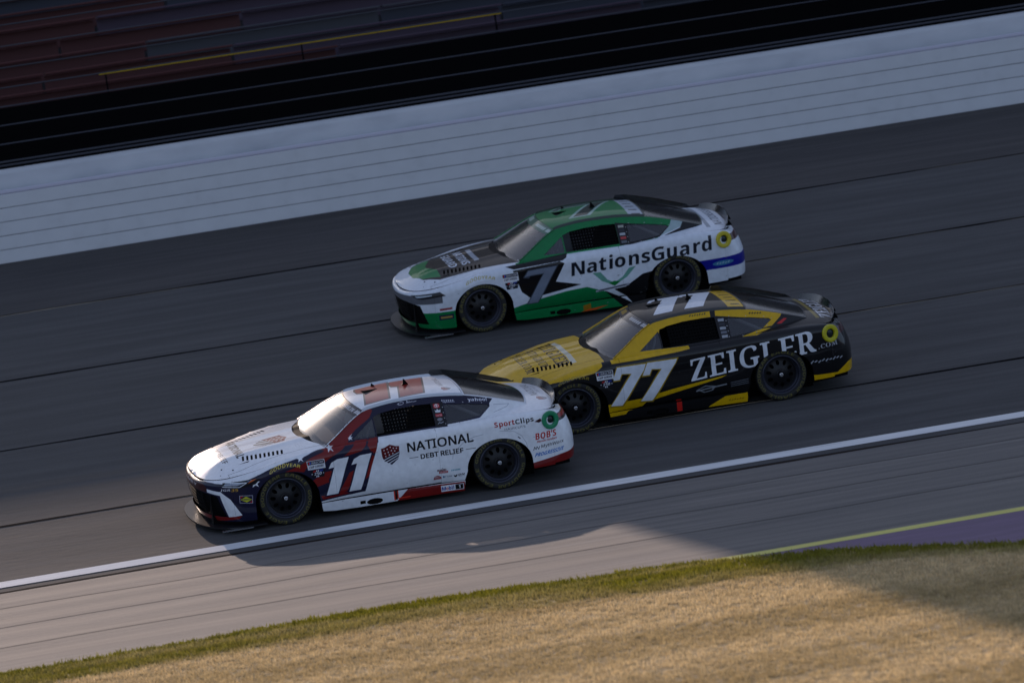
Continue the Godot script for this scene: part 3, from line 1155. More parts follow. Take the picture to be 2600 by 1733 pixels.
	# lower sill
	k.fill(pv([0.45, 0.235, 1.60, 0.222, 2.31, 0.20, 2.31, 0.05, 0.45, 0.05]), Color8(214, 216, 220))
	k.fill(pv([1.575, 0.205, 2.31, 0.19, 2.31, 0.05, 1.40, 0.05]), red)
	k.line([1.395, 0.215, 1.395, 0.085], 0.016, Color8(206, 52, 30))
	k.line([1.44, 0.212, 1.44, 0.105, 1.60, 0.105], 0.014, Color8(206, 52, 30))
	k.fill(pv([1.402, 0.212, 1.432, 0.212, 1.432, 0.09, 1.402, 0.09]), Color8(40, 10, 10))
	k.fill(pv([3.19, 0.275, 3.60, 0.325, 3.95, 0.345, 3.95, 0.10, 3.19, 0.10]), red)
	k.fill(pv([3.60, 0.80, 3.66, 0.835, 4.2, 0.835, 4.2, 0.745, 3.66, 0.745]), Color8(24, 16, 20))
	k.fill(pv([3.68, 0.825, 4.2, 0.825, 4.2, 0.775, 3.68, 0.775]), Color8(140, 22, 22))
	k.fill(pv([3.30, 0.805, 3.385, 0.835, 3.40, 0.80, 3.36, 0.785]), Color8(48, 14, 16))
	scuff(k, 26, 3, Color8(90, 92, 98))
	var plain := Image.new()
	plain.copy_from(k.img)
	# lettering of the left side
	k.text("NATIONAL", Vector2(1.630, 0.682), Vector2(0.848, 0.006), Vector2(0, 0.112), black, sans, 0.0, 0.0, 0.003)
	k.text("DEBT RELIEF", Vector2(1.788, 0.566), Vector2(0.548, 0.002), Vector2(0, 0.057), black, sans, 0.0, 0.0, 0.0025)
	k.line([1.640, 0.596, 1.755, 0.597], 0.006, black)
	k.line([2.372, 0.602, 2.500, 0.602], 0.006, black)
	shield(k, Vector2(1.287, 0.553), Vector2(0.236, 0.0), Vector2(0.0, 0.262), Color8(92, 16, 20), navy, white)
	k.text("Sport", Vector2(2.775, 0.795), Vector2(0.265, 0.0), Vector2(0, 0.082), Color8(158, 16, 18), bold)
	k.text("Clips", Vector2(3.050, 0.795), Vector2(0.245, 0.0), Vector2(0, 0.082), black, bold)
	k.text("HAIRCUTS", Vector2(2.90, 0.757), Vector2(0.275, 0.0), Vector2(0, 0.028), Color8(70, 74, 84), sans)
	k.text("BOB'S", Vector2(3.290, 0.572), Vector2(0.285, 0.006), Vector2(0, 0.080), Color8(176, 22, 18), bold, 0.03)
	k.text("Discount Furniture", Vector2(3.300, 0.533), Vector2(0.275, 0.004), Vector2(0, 0.026), Color8(150, 24, 24), serif, 0.03)
	k.line([3.245, 0.440, 3.262, 0.486, 3.278, 0.446, 3.294, 0.486, 3.312, 0.446, 3.332, 0.486], 0.007, black)
	k.text("MythWorx", Vector2(3.350, 0.445), Vector2(0.315, 0.012), Vector2(0, 0.052), black, sans, 0.03)
	k.text("PROGRESSIVE", Vector2(3.262, 0.352), Vector2(0.392, 0.020), Vector2(0, 0.046), Color8(28, 92, 178), bold, 0.05)
	k.fill(pv([2.000, 0.176, 2.296, 0.170, 2.296, 0.092, 2.000, 0.095]), Color8(222, 224, 228))
	k.text("M", Vector2(2.012, 0.110), Vector2(0.050, 0.0), Vector2(0, 0.046), Color8(24, 30, 120), bold)
	k.text("o", Vector2(2.066, 0.109), Vector2(0.030, 0.0), Vector2(0, 0.034), Color8(180, 24, 30), bold)
	k.text("bil", Vector2(2.101, 0.110), Vector2(0.066, 0.0), Vector2(0, 0.050), Color8(24, 30, 120), bold)
	k.fill(pv([2.186, 0.166, 2.284, 0.164, 2.284, 0.102, 2.186, 0.102]), black)
	k.text("1", Vector2(2.226, 0.112), Vector2(0.022, 0.0), Vector2(0, 0.044), white, bold)
	k.fill(pv([1.975, 0.392, 2.090, 0.390, 2.090, 0.366, 1.975, 0.368]), Color8(60, 22, 26))
	k.text("LINCOLN", Vector2(1.980, 0.372), Vector2(0.105, 0.0), Vector2(0, 0.016), white, bold)
	k.fill(pv([1.995, 0.365, 2.112, 0.363, 2.112, 0.335, 1.995, 0.338]), Color8(150, 34, 34))
	k.text("WELDERS", Vector2(2.003, 0.343), Vector2(0.10, 0.0), Vector2(0, 0.016), white, bold)
	k.text("SIEMENS", Vector2(2.152, 0.348), Vector2(0.120, 0.0), Vector2(0, 0.019), Color8(40, 120, 140), bold)
	k.fill(pv([1.921, 0.262, 2.022, 0.262, 2.020, 0.285, 1.998, 0.308, 1.972, 0.315, 1.945, 0.308, 1.924, 0.285]), Color8(132, 26, 34))
	k.text("MAC", Vector2(1.940, 0.284), Vector2(0.064, 0.0), Vector2(0, 0.018), white, bold)
	k.text("TOOLS", Vector2(1.934, 0.266), Vector2(0.076, 0.0), Vector2(0, 0.012), white, bold)
	k.fill(pv([2.043, 0.298, 2.064, 0.297, 2.064, 0.272, 2.043, 0.273]), Color8(40, 90, 130))
	k.text("Flow", Vector2(2.072, 0.273), Vector2(0.088, 0.0), Vector2(0, 0.028), Color8(80, 92, 104), sans)
	k.fill(pv([2.180, 0.296, 2.200, 0.280, 2.228, 0.298, 2.224, 0.272, 2.204, 0.260, 2.186, 0.272]), black)
	k.text("DN", Vector2(2.242, 0.276), Vector2(0.078, 0.0), Vector2(0, 0.024), black, bold, 0.1)
	k.line([2.242, 0.267, 2.32, 0.266], 0.005, Color8(120, 124, 132))
	contingency(k)
	k.text("GOODYEAR", Vector2(-0.175, 0.690), Vector2(0.405, 0.020), Vector2(0, 0.042), Color8(214, 190, 84), bold, 0.03, 1.25)
	k.text("yahoo!", Vector2(2.530, 1.132), Vector2(0.250, -0.040), Vector2(0, 0.052), Color8(226, 228, 236), bold)
	# signature
	k.line([1.63, 1.222, 1.655, 1.238, 1.648, 1.216, 1.70, 1.218, 1.722, 1.234, 1.700, 1.247, 1.664, 1.240], 0.005, white)
	k.line([1.752, 1.222, 1.765, 1.252, 1.772, 1.222, 1.778, 1.240, 1.790, 1.226, 1.80, 1.238, 1.812, 1.226, 1.825, 1.236, 1.84, 1.228, 1.885, 1.232], 0.005, white)
	for i in 6:
		k.star(Vector2(2.205 + i * 0.027, 1.194 - i * 0.003), 0.013, Color8(206, 208, 216), 0.5)
	k.line([2.20, 1.176, 2.36, 1.162], 0.006, Color8(190, 194, 204))
	k.fill(pv([2.052, 1.19, 2.205, 1.18, 2.20, 0.91, 2.052, 0.91]), black)
	# pillar stickers
	k.fill(pv([2.078, 1.172, 2.160, 1.168, 2.158, 1.120, 2.076, 1.122]), Color8(168, 24, 30))
	k.fill(ring(Vector2(2.118, 1.146), 0.030, 0.020, 20), Color8(222, 214, 214))
	k.fill(ring(Vector2(2.118, 1.146), 0.022, 0.013, 20), Color8(168, 24, 30))
	k.fill(ring(Vector2(2.118, 1.150), 0.010, 0.016, 16), Color8(222, 214, 214))
	k.fill(pv([2.082, 1.108, 2.098, 1.092, 2.118, 1.112, 2.138, 1.092, 2.158, 1.106, 2.152, 1.070, 2.088, 1.072]), Color8(206, 210, 216))
	k.fill(pv([2.078, 1.060, 2.166, 1.057, 2.166, 1.022, 2.078, 1.025]), Color8(160, 22, 32))
	k.text("Coca-Cola", Vector2(2.083, 1.029), Vector2(0.078, 0.0), Vector2(0, 0.024), Color8(224, 214, 214), serif, 0.06)
	k.fill(ring(Vector2(2.122, 0.992), 0.036, 0.018, 16), Color8(120, 122, 130))
	k.line([2.085, 0.945, 2.11, 0.960, 2.125, 0.950, 2.16, 0.962], 0.008, Color8(160, 164, 172))
	# wear round the rear arch, painted lines of the panel joints
	k.line([2.19, 0.50, 2.20, 0.555, 2.26, 0.62, 2.36, 0.70, 2.50, 0.745, 2.62, 0.755], 0.004, Color8(128, 134, 146))
	k.line([2.83, 0.765, 3.02, 0.73, 3.11, 0.66, 3.16, 0.56, 3.17, 0.50], 0.004, Color8(140, 144, 154))
	k.line([2.46, 0.715, 2.49, 0.70], 0.010, Color8(110, 116, 128))
	k.line([3.06, 0.655, 3.09, 0.625], 0.012, Color8(60, 64, 74))
	k.line([2.85, 1.05, 3.06, 1.02, 3.02, 0.995, 2.83, 0.965], 0.004, Color8(130, 138, 150))
	k.text("JGR", Vector2(-0.80, 0.530), Vector2(0.118, 0.0), Vector2(0, 0.036), Color8(214, 214, 216), bold, 0.08)
	k.text("35", Vector2(-0.675, 0.530), Vector2(0.085, 0.0), Vector2(0, 0.036), Color8(196, 152, 60), bold, 0.08)
	k.fill(pv([-0.585, 0.475, -0.420, 0.462, -0.430, 0.358, -0.590, 0.375]), Color8(190, 192, 196))
	k.fill(pv([-0.579, 0.469, -0.426, 0.456, -0.436, 0.364, -0.584, 0.381]), Color8(24, 22, 58))
	k.fill(pv([-0.575, 0.467, -0.535, 0.463, -0.579, 0.430]), Color8(160, 24, 28))
	k.fill(pv([-0.436, 0.366, -0.47, 0.370, -0.432, 0.40]), Color8(160, 24, 28))
	k.fill(pv([-0.578, 0.420, -0.505, 0.455, -0.432, 0.410, -0.505, 0.378]), Color8(190, 190, 40))
	k.text("SUNOCO", Vector2(-0.558, 0.410), Vector2(0.105, -0.006), Vector2(0, 0.020), Color8(24, 40, 90), bold)
	# top
	var t := top_canvas(white)
	shield(t, Vector2(-0.19, -0.09), Vector2(0.0, 0.34), Vector2(0.45, 0.0), Color8(124, 20, 20), Color8(34, 24, 26), white)
	t.text("NATIONAL", Vector2(-0.465, -0.43), Vector2(0.0, 0.83), Vector2(0.105, 0.0), Color8(20, 18, 18), bold, 0.0, 0.0, 0.003)
	t.text("DEBT RELIEF", Vector2(-0.655, -0.41), Vector2(0.0, 0.82), Vector2(0.066, 0.0), Color8(30, 28, 26), bold)
	var dark := Color8(66, 50, 50)
	var roofred := Color8(146, 32, 22)
	for d in [0.0, 0.452]:
		t.fill(pv([1.245 + d, -0.24, 1.285 + d, -0.415, 1.755 + d, -0.48, 1.59 + d, 0.43, 1.235 + d, 0.46, 1.325 + d, -0.02, 1.25 + d, -0.06]), dark)
		t.fill(pv([1.265 + d, -0.22, 1.305 + d, -0.39, 1.725 + d, -0.45, 1.57 + d, 0.40, 1.265 + d, 0.425, 1.355 + d, -0.06, 1.268 + d, -0.09]), roofred)
	t.text("NATIONAL", Vector2(2.335, 0.20), Vector2(0.0, -0.46), Vector2(-0.062, 0.0), Color8(60, 60, 64), sans)
	shield(t, Vector2(2.40, 0.40), Vector2(0.0, -0.13), Vector2(-0.13, 0.0), Color8(140, 50, 44), Color8(60, 50, 56), white)
	t.text("NATIONAL", Vector2(3.545, 0.25), Vector2(0.0, -0.70), Vector2(-0.10, 0.0), Color8(60, 60, 66), sans)
	t.text("DEBT RELIEF", Vector2(3.60, 0.10), Vector2(0.0, -0.42), Vector2(-0.04, 0.0), Color8(110, 110, 116), sans)
	shield(t, Vector2(3.63, 0.46), Vector2(0.0, -0.15), Vector2(-0.15, 0.0), Color8(128, 40, 38), Color8(40, 36, 46), white)
	# printed cover of the nose and panel dots
	for i in 9:
		t.fill(ring(Vector2(0.28 + (i % 3) * 0.035, 0.50 + (i / 3) * 0.05), 0.006, 0.006, 8), Color8(170, 172, 178))
		t.fill(ring(Vector2(0.28 + (i % 3) * 0.035, -0.50 - (i / 3) * 0.05), 0.006, 0.006, 8), Color8(170, 172, 178))
	var bn := banner(Color8(54, 52, 56), Color8(204, 202, 204), "HAMLIN", Color8(150, 40, 40))
	return {"side": paint("number 11 side", speckle(k.img, 0.05, 21)), "side_r": paint("number 11 far side", speckle(plain, 0.05, 9)), "top": paint("number 11 top", speckle(t.img, 0.05, 5), 0.10, 0.4, 0.30, 0.5), "banner": bn, "sill": null, "filler": Color8(20, 128, 84), "rail": Color8(196, 202, 210), "trim": white, "blade": Color8(205, 208, 212)}

func banner(c: Color, ink: Color, s: String, flag: Color) -> StandardMaterial3D:
	var k := Canvas.new()
	k.ppm = 800.0
	k.img = Image.create(1024, 160, false, Image.FORMAT_RGB8)
	k.img.fill(c)
	k.ox = -0.64
	k.oy = 0.2
	k.sgn = -1.0
	if s != "":
		k.text(s, Vector2(0.12, 0.055), Vector2(0.34, 0.0), Vector2(0, 0.085), ink, bold)
	else:
		for i in 6:
			k.fill(pv([0.14 + i * 0.055, 0.135, 0.175 + i * 0.055, 0.14, 0.17 + i * 0.055, 0.06, 0.14 + i * 0.055, 0.065]), ink)
	k.fill(pv([-0.42, 0.16, -0.18, 0.16, -0.18, 0.05, -0.42, 0.05]), flag)
	for i in 3:
		k.fill(pv([0.50 + i * 0.035, 0.15, 0.525 + i * 0.035, 0.15, 0.525 + i * 0.035, 0.06, 0.50 + i * 0.035, 0.06]), ink)
	return paint("screen banner", speckle(k.img, 0.05, 2))

func paint_zeigler() -> Dictionary:
	var black := Color8(9, 9, 12)
	var yel := Color8(200, 158, 0)
	var white := Color8(212, 216, 222)
	var k := side_canvas(black)
	# yellow crown of the fender and pillars
	k.fill(pv([-1.03, 0.66, -0.6, 0.645, -0.273, 0.722, -0.002, 0.742, 0.301, 0.772, 0.42, 0.835, 0.45, 0.92, 0.45, 1.0, -1.03, 1.0]), yel)
	k.fill(pv([0.55, 0.845, 0.888, 0.845, 1.433, 0.862, 1.62, 0.875, 1.62, 0.905, 1.25, 0.915, 1.20, 0.99, 1.30, 1.14, 1.62, 1.185, 2.076, 1.19, 2.601, 1.10, 2.74, 1.04, 2.60, 0.95, 2.52, 0.915, 2.33, 0.915, 2.60, 0.972, 2.782, 0.976, 2.93, 1.06, 2.98, 1.115, 3.02, 1.36, 0.55, 1.36]), yel)
	k.fill(pv([2.01, 1.265, 2.08, 1.265, 2.06, 1.17, 2.00, 1.17]), black)
	k.fill(pv([2.60, 1.09, 2.20, 1.16, 2.19, 0.915, 2.33, 0.912, 2.64, 0.95]), black)
	k.fill(pv([2.332, 0.914, 2.616, 0.968, 2.77, 0.955, 2.533, 0.910]), yel)
	# yellow blades low on the side
	k.fill(pv([0.40, 0.155, 0.40, 0.322, 0.88, 0.335, 1.377, 0.402, 2.07, 0.47, 1.98, 0.44, 1.154, 0.308, 0.95, 0.268, 0.90, 0.225, 0.70, 0.20, 0.66, 0.16]), yel)
	k.fill(pv([1.755, 0.05, 1.80, 0.09, 2.014, 0.185, 2.31, 0.195, 2.31, 0.06]), yel)
	k.fill(pv([1.355, 0.235, 1.425, 0.235, 1.425, 0.08, 1.355, 0.08]), Color8(186, 30, 22))
	k.fill(pv([3.165, 0.29, 3.27, 0.272, 3.567, 0.258, 3.74, 0.36, 4.2, 0.37, 4.2, 0.10, 3.165, 0.10]), yel)
	k.fill(pv([3.60, 0.80, 3.66, 0.835, 4.2, 0.835, 4.2, 0.745, 3.66, 0.745]), Color8(60, 16, 18))
	# fascia
	for sg in [1.0, -1.0]:
		var b := k.bend
		k.bend = func(v: Vector2) -> Vector2: return Vector2(v.x * sg, v.y)
		k.fill(pv([0.0, 0.52, 0.70, 0.53, 0.85, 0.60, 1.10, 0.655, 1.1, 0.80, 0.0, 0.80]), yel)
		k.fill(pv([0.66, 0.625, 1.12, 0.66, 1.16, 0.61, 0.80, 0.575]), Color8(30, 32, 38))
		k.fill(pv([0.70, 0.612, 0.98, 0.632, 0.98, 0.62, 0.74, 0.597]), Color8(190, 196, 204))
		k.fill(pv([0.0, 0.13, 0.0, 0.17, 0.9, 0.18, 0.9, 0.13]), yel)
		k.bend = b
	scuff(k, 40, 7, Color8(60, 60, 64))
	var plain := Image.new()
	plain.copy_from(k.img)
	# numbers: two leaning sevens
	for d in [0.0, 0.408]:
		k.fill(pv([0.510 + d, 0.612, 0.600 + d, 0.808, 1.040 + d, 0.802, 1.000 + d, 0.735, 0.640 + d, 0.262, 0.445 + d, 0.280, 0.760 + d, 0.675, 0.670 + d, 0.688, 0.632 + d, 0.612]), Color8(150, 122, 20))
		k.fill(pv([0.528 + d, 0.630, 0.608 + d, 0.793, 1.015 + d, 0.786, 0.985 + d, 0.732, 0.628 + d, 0.280, 0.470 + d, 0.298, 0.792 + d, 0.684, 0.660 + d, 0.700, 0.625 + d, 0.628]), white)
	k.text("ZEIGLER", Vector2(1.580, 0.452), Vector2(1.715, 0.140), Vector2(0.0, 0.285), white, serif)
	k.text(".COM", Vector2(3.325, 0.612), Vector2(0.285, 0.014), Vector2(0, 0.058), Color8(170, 174, 182), serif)
	for i in 9:
		k.line([3.20 + i * 0.052, 0.436 + (i % 2) * 0.012, 3.24 + i * 0.052, 0.472 - (i % 3) * 0.008], 0.016, Color8(160, 164, 172))
	contingency(k)
	k.text("GOODYEAR", Vector2(-0.20, 0.672), Vector2(0.42, 0.02), Vector2(0, 0.040), Color8(150, 130, 40), bold, 0.03, 1.25)
	for i in 7:
		k.line([1.73 + i * 0.033, 1.226, 1.75 + i * 0.033, 1.246 - (i % 2) * 0.008], 0.012, Color8(60, 60, 40))
	for i in 5:
		k.line([2.51 + i * 0.036, 1.160 - i * 0.005, 2.535 + i * 0.036, 1.172 - i * 0.005], 0.014, Color8(60, 50, 10))
	k.fill(pv([1.64, 0.325, 1.76, 0.37, 1.90, 0.345, 1.86, 0.285, 1.74, 0.27]), Color8(120, 124, 130))
	k.fill(pv([1.67, 0.325, 1.76, 0.355, 1.86, 0.335, 1.84, 0.297, 1.75, 0.285]), black)
	k.line([1.63, 0.31, 2.05, 0.345], 0.018, Color8(130, 134, 140))
	for i in 3:
		k.line([2.10, 0.355 - i * 0.026, 2.34, 0.372 - i * 0.026], 0.010, Color8(96, 100, 108))
	k.fill(pv([2.85, 0.985, 2.97, 1.03, 3.02, 1.02, 2.92, 0.975]), Color8(186, 34, 36))
	for i in 6:
		k.line([2.06 + i * 0.034, 0.118, 2.082 + i * 0.034, 0.132 - (i % 2) * 0.006], 0.010, Color8(112, 86, 8))
	badges(k, [Color8(150, 154, 160), Color8(40, 42, 50), Color8(150, 154, 160), Color8(96, 100, 110), Color8(150, 154, 160)])
	var t := top_canvas(black)
	t.fill(pv([-1.1, -1.0, 0.47, -1.0, 0.47, -0.55, 0.40, 0.0, 0.47, 0.55, 0.47, 1.0, -1.1, 1.0]), yel)
	t.text("ZEIGLER", Vector2(-0.10, -0.62), Vector2(0.0, 1.24), Vector2(0.17, 0.0), Color8(26, 24, 18), serif)
	t.text("AUTO GROUP", Vector2(-0.30, -0.48), Vector2(0.0, 0.96), Vector2(0.11, 0.0), Color8(34, 30, 20), serif)
	t.line([0.12, -0.62, 0.12, 0.62], 0.07, Color8(196, 190, 168))
	t.text("ZEIGLER.COM", Vector2(-0.50, -0.52), Vector2(0.0, 1.04), Vector2(0.11, 0.0), Color8(26, 24, 18), serif)
	for d in [0.0, 0.425]:
		t.fill(pv([1.38 + d, -0.30, 1.46 + d, -0.50, 1.86 + d, -0.47, 1.83 + d, -0.36, 1.56 + d, 0.36, 1.30 + d, 0.36, 1.60 + d, -0.33, 1.46 + d, -0.35, 1.44 + d, -0.28]), white)
	t.fill(pv([2.28, -0.62, 2.52, -0.62, 2.52, 0.62, 2.28, 0.62]), yel)
	for i in 6:
		t.line([2.32 + (i % 2) * 0.02, -0.50 + i * 0.18, 2.46, -0.50 + i * 0.18], 0.05, Color8(96, 76, 8))
	t.fill(pv([3.42, -0.62, 3.47, -0.62, 3.47, 0.62, 3.42, 0.62]), Color8(120, 104, 30))
	t.text("ZEIGLER", Vector2(3.665, 0.60), Vector2(0.0, -1.20), Vector2(-0.17, 0.0), Color8(206, 208, 214), serif)
	return {"side": paint("number 77 side", speckle(k.img, 0.06, 31)), "side_r": paint("number 77 far side", speckle(plain, 0.05, 9)), "top": paint("number 77 top", speckle(t.img, 0.05, 5), 0.05, 0.28), "banner": banner(Color8(40, 40, 46), Color8(190, 190, 190), "", Color8(150, 120, 20)), "filler": Color8(178, 172, 20), "rail": Color8(20, 20, 24), "trim": yel, "blade": Color8(26, 26, 30)}

func paint_green() -> Dictionary:
	var white := Color8(206, 212, 220)
	var black := Color8(9, 9, 12)
	var green := Color8(0, 112, 58)
	var grey_ := Color8(96, 104, 114)
	var k := side_canvas(white)
	# green pillars and roof rail, dark rear quarter of the greenhouse
	k.fill(pv([0.55, 0.86, 0.55, 1.36, 2.85, 1.36, 2.875, 1.14, 2.836, 1.06, 2.70, 1.0, 2.60, 0.93, 2.0, 0.90, 1.25, 0.90, 1.0, 0.885]), green)
	k.fill(pv([2.875, 1.15, 3.06, 1.10, 3.02, 1.02, 2.72, 0.965, 2.50, 0.92, 2.62, 0.99, 2.80, 1.04]), Color8(150, 170, 172))
	k.fill(pv([3.06, 1.12, 3.30, 1.05, 3.30, 0.975, 3.10, 0.955, 2.70, 0.945, 2.96, 1.0]), black)
	k.fill(pv([2.052, 1.19, 2.62, 1.10, 2.80, 1.045, 2.63, 0.94, 2.20, 0.905, 2.052, 0.905]), black)
	k.fill(pv([0.40, 0.86, 1.30, 0.91, 1.26, 0.868, 1.20, 0.84, 0.50, 0.82]), black)
	# black flash with the number, green lower body
	k.fill(pv([0.48, 0.805, 1.16, 0.835, 1.22, 0.80, 1.07, 0.56, 1.425, 0.470, 0.89, 0.405, 0.70, 0.375, 0.574, 0.489]), black)
	k.fill(pv([0.40, 0.275, 0.766, 0.345, 1.20, 0.405, 1.50, 0.420, 1.80, 0.30, 2.05, 0.13, 2.05, 0.05, 0.40, 0.05]), green)
	k.fill(pv([1.75, 0.32, 2.05, 0.345, 2.301, 0.492, 2.50, 0.52, 2.55, 0.05, 2.0, 0.05]), black)
	k.fill(pv([1.72, 0.345, 2.02, 0.17, 2.12, 0.10, 2.05, 0.20, 1.86, 0.345]), white)
	k.fill(pv([1.42, 0.16, 1.53, 0.18, 1.53, 0.09, 1.42, 0.09]), Color8(140, 100, 18))
	k.fill(pv([1.50, 0.10, 1.78, 0.12, 1.60, 0.075, 1.36, 0.07]), Color8(196, 76, 26))
	k.fill(pv([3.09, 0.545, 3.80, 0.541, 4.2, 0.545, 4.2, 0.395, 3.78, 0.390, 3.165, 0.402]), Color8(12, 18, 128))
	k.fill(pv([3.60, 0.80, 3.66, 0.835, 4.2, 0.835, 4.2, 0.745, 3.66, 0.745]), Color8(60, 20, 22))
	# fascia: white bumper over green chin
	for sg in [1.0, -1.0]:
		var b := k.bend
		k.bend = func(v: Vector2) -> Vector2: return Vector2(v.x * sg, v.y)
		k.fill(pv([0.0, 0.44, 0.60, 0.47, 1.15, 0.50, 1.15, 0.60, 0.75, 0.60, 0.0, 0.56]), Color8(90, 92, 98))
		k.fill(pv([0.62, 0.60, 1.12, 0.655, 1.20, 0.60, 0.80, 0.55]), Color8(26, 28, 34))
		k.fill(pv([0.70, 0.592, 1.0, 0.622, 1.0, 0.607, 0.76, 0.572]), Color8(176, 188, 200))
		k.fill(pv([0.55, 0.345, 1.50, 0.385, 1.50, 0.10, 0.0, 0.10, 0.0, 0.2, 0.55, 0.2]), green)
		k.bend = b
	scuff(k, 50, 13, Color8(110, 114, 120))
	var plain := Image.new()
	plain.copy_from(k.img)
	k.fill(pv([0.610, 0.680, 0.690, 0.782, 1.135, 0.795, 1.075, 0.712, 0.795, 0.300, 0.618, 0.300, 0.895, 0.695, 0.715, 0.690, 0.695, 0.662]), Color8(62, 68, 78))
	k.fill(pv([0.632, 0.688, 0.698, 0.770, 1.108, 0.782, 1.058, 0.708, 0.785, 0.310, 0.640, 0.310, 0.915, 0.706, 0.722, 0.702]), Color8(112, 121, 136))
	k.text("NationsGuard", Vector2(1.310, 0.598), Vector2(2.02, 0.075), Vector2(0.0, 0.205), Color8(24, 28, 38), bold, 0.01)
	k.fill(pv([1.600, 0.600, 1.72, 0.47, 1.889, 0.385, 2.08, 0.48, 2.221, 0.615, 2.120, 0.600, 2.02, 0.49, 1.893, 0.425, 1.80, 0.48, 1.715, 0.595]), Color8(96, 150, 132))
	k.fill(pv([1.81, 0.425, 1.893, 0.378, 1.98, 0.430, 1.893, 0.45]), Color8(16, 110, 50))
	k.line([1.62, 0.335, 2.10, 0.375], 0.030, Color8(150, 154, 164))
	k.line([1.66, 0.338, 2.06, 0.372], 0.014, Color8(60, 64, 76))
	contingency(k)
	k.text("GOODYEAR", Vector2(-0.20, 0.700), Vector2(0.42, 0.02), Vector2(0, 0.040), Color8(170, 156, 96), bold, 0.03, 1.25)
	k.fill(ring(Vector2(3.47, 0.468), 0.16, 0.034, 24), Color8(60, 118, 150))
	for i in 5:
		k.line([3.37 + i * 0.042, 0.458, 3.395 + i * 0.042, 0.482 - (i % 2) * 0.01], 0.014, Color8(150, 180, 190))
	k.fill(pv([-0.60, 0.42, -0.43, 0.43, -0.43, 0.40, -0.60, 0.39]), Color8(140, 60, 64))
	k.fill(pv([-0.62, 0.325, -0.42, 0.335, -0.42, 0.265, -0.62, 0.255]), Color8(24, 30, 60))
	k.fill(pv([-0.60, 0.305, -0.44, 0.312, -0.44, 0.282, -0.60, 0.275]), Color8(150, 130, 70))
	badges(k, [Color8(150, 150, 140), Color8(40, 42, 50), Color8(160, 164, 170), Color8(170, 60, 60), Color8(90, 94, 100)])
	var t := top_canvas(white)
	# hood: black shield with green point, grey-white ring round it
	t.fill(pv([-0.80, -0.10, -0.70, -0.45, -0.50, -0.64, 0.0, -0.70, 0.60, -0.82, 0.60, 0.82, 0.0, 0.70, -0.50, 0.64, -0.70, 0.45, -0.80, 0.10]), black)
	t.fill(pv([-0.80, -0.16, -0.70, -0.42, -0.47, -0.56, -0.47, -0.30, -0.57, -0.06, -0.57, 0.06, -0.47, 0.30, -0.47, 0.56, -0.70, 0.42, -0.80, 0.16]), green)
	t.text("NATIONS", Vector2(-0.12, -0.40), Vector2(0.0, 0.80), Vector2(0.12, 0.0), Color8(196, 204, 216), bold)
	t.text("GUARD", Vector2(-0.30, -0.38), Vector2(0.0, 0.76), Vector2(0.12, 0.0), Color8(196, 204, 216), bold)
	t.line([0.10, -0.36, 0.10, 0.36], 0.07, Color8(150, 158, 168))
	t.fill(pv([1.05, -0.70, 2.30, -0.70, 2.30, 0.70, 1.05, 0.70]), green)
	t.fill(pv([2.30, -0.72, 2.62, -0.72, 2.56, 0.72, 2.28, 0.72]), Color8(160, 170, 180))
	for i in 6:
		t.line([2.33, -0.50 + i * 0.20, 2.45, -0.50 + i * 0.20], 0.05, Color8(52, 58, 66))
	t.fill(pv([1.30, -0.30, 1.46, -0.52, 2.25, -0.52, 2.16, -0.38, 1.78, 0.34, 1.46, 0.34, 1.86, -0.34, 1.50, -0.32, 1.44, -0.22]), Color8(140, 170, 160))
	t.fill(pv([1.34, -0.30, 1.48, -0.48, 2.19, -0.48, 2.12, -0.38, 1.74, 0.30, 1.54, 0.30, 1.93, -0.38, 1.50, -0.36, 1.43, -0.27]), Color8(14, 40, 34))
	t.fill(pv([3.34, -0.70, 3.40, -0.70, 3.40, 0.70, 3.34, 0.70]), Color8(140, 148, 158))
	t.text("NATIONSGUARD", Vector2(3.60, 0.60), Vector2(0.0, -1.20), Vector2(-0.12, 0.0), Color8(70, 80, 92), bold)
	return {"side": paint("number 7 side", speckle(k.img, 0.05, 41)), "side_r": paint("number 7 far side", speckle(plain, 0.05, 9)), "top": paint("number 7 top", speckle(t.img, 0.05, 5), 0.05, 0.28), "banner": banner(Color8(52, 96, 80), Color8(190, 206, 198), "", Color8(150, 170, 160)), "filler": Color8(186, 172, 40), "rail": Color8(14, 40, 30), "trim": green, "blade": Color8(30, 32, 36)}

# ------------------------------------------------------------------ car parts, built once and worn by all three cars
var parts := []      # [name, mesh, material keys, parent index or -1, label]

func part(called: String, mesh: Mesh, keys: Array, parent := -1, label := "") -> int:
	parts.append([called, mesh, keys, parent, label])
	return parts.size() - 1

func arch(cx: float, rx: float, ry: float, cy: float, front: float) -> PackedVector2Array:
	var q := PackedVector2Array()
	q.append(Vector2(s_of(cx - rx - front), 0.0))
	if front > 0.0:
		q.append(Vector2(s_of(cx - rx - front), 0.17))
	for i in 25:
		var a := PI - PI * i / 24.0
		q.append(Vector2(s_of(cx + cos(a) * rx), cy + sin(a) * ry))
	q.append(Vector2(s_of(cx + rx + 0.02), 0.0))
	return q

func arch_lip(poly: PackedVector2Array, depth: float) -> Array:
	var f := Faces.new()
	for i in range(1, poly.size() - 2):
		var a := shell(poly[i].x, maxf(poly[i].y, 0.1))
		var b := shell(poly[i + 1].x, maxf(poly[i + 1].y, 0.1))
		f.quad(a, b, b - Vector3(0, 0, depth), a - Vector3(0, 0, depth))
	return f.arrays()

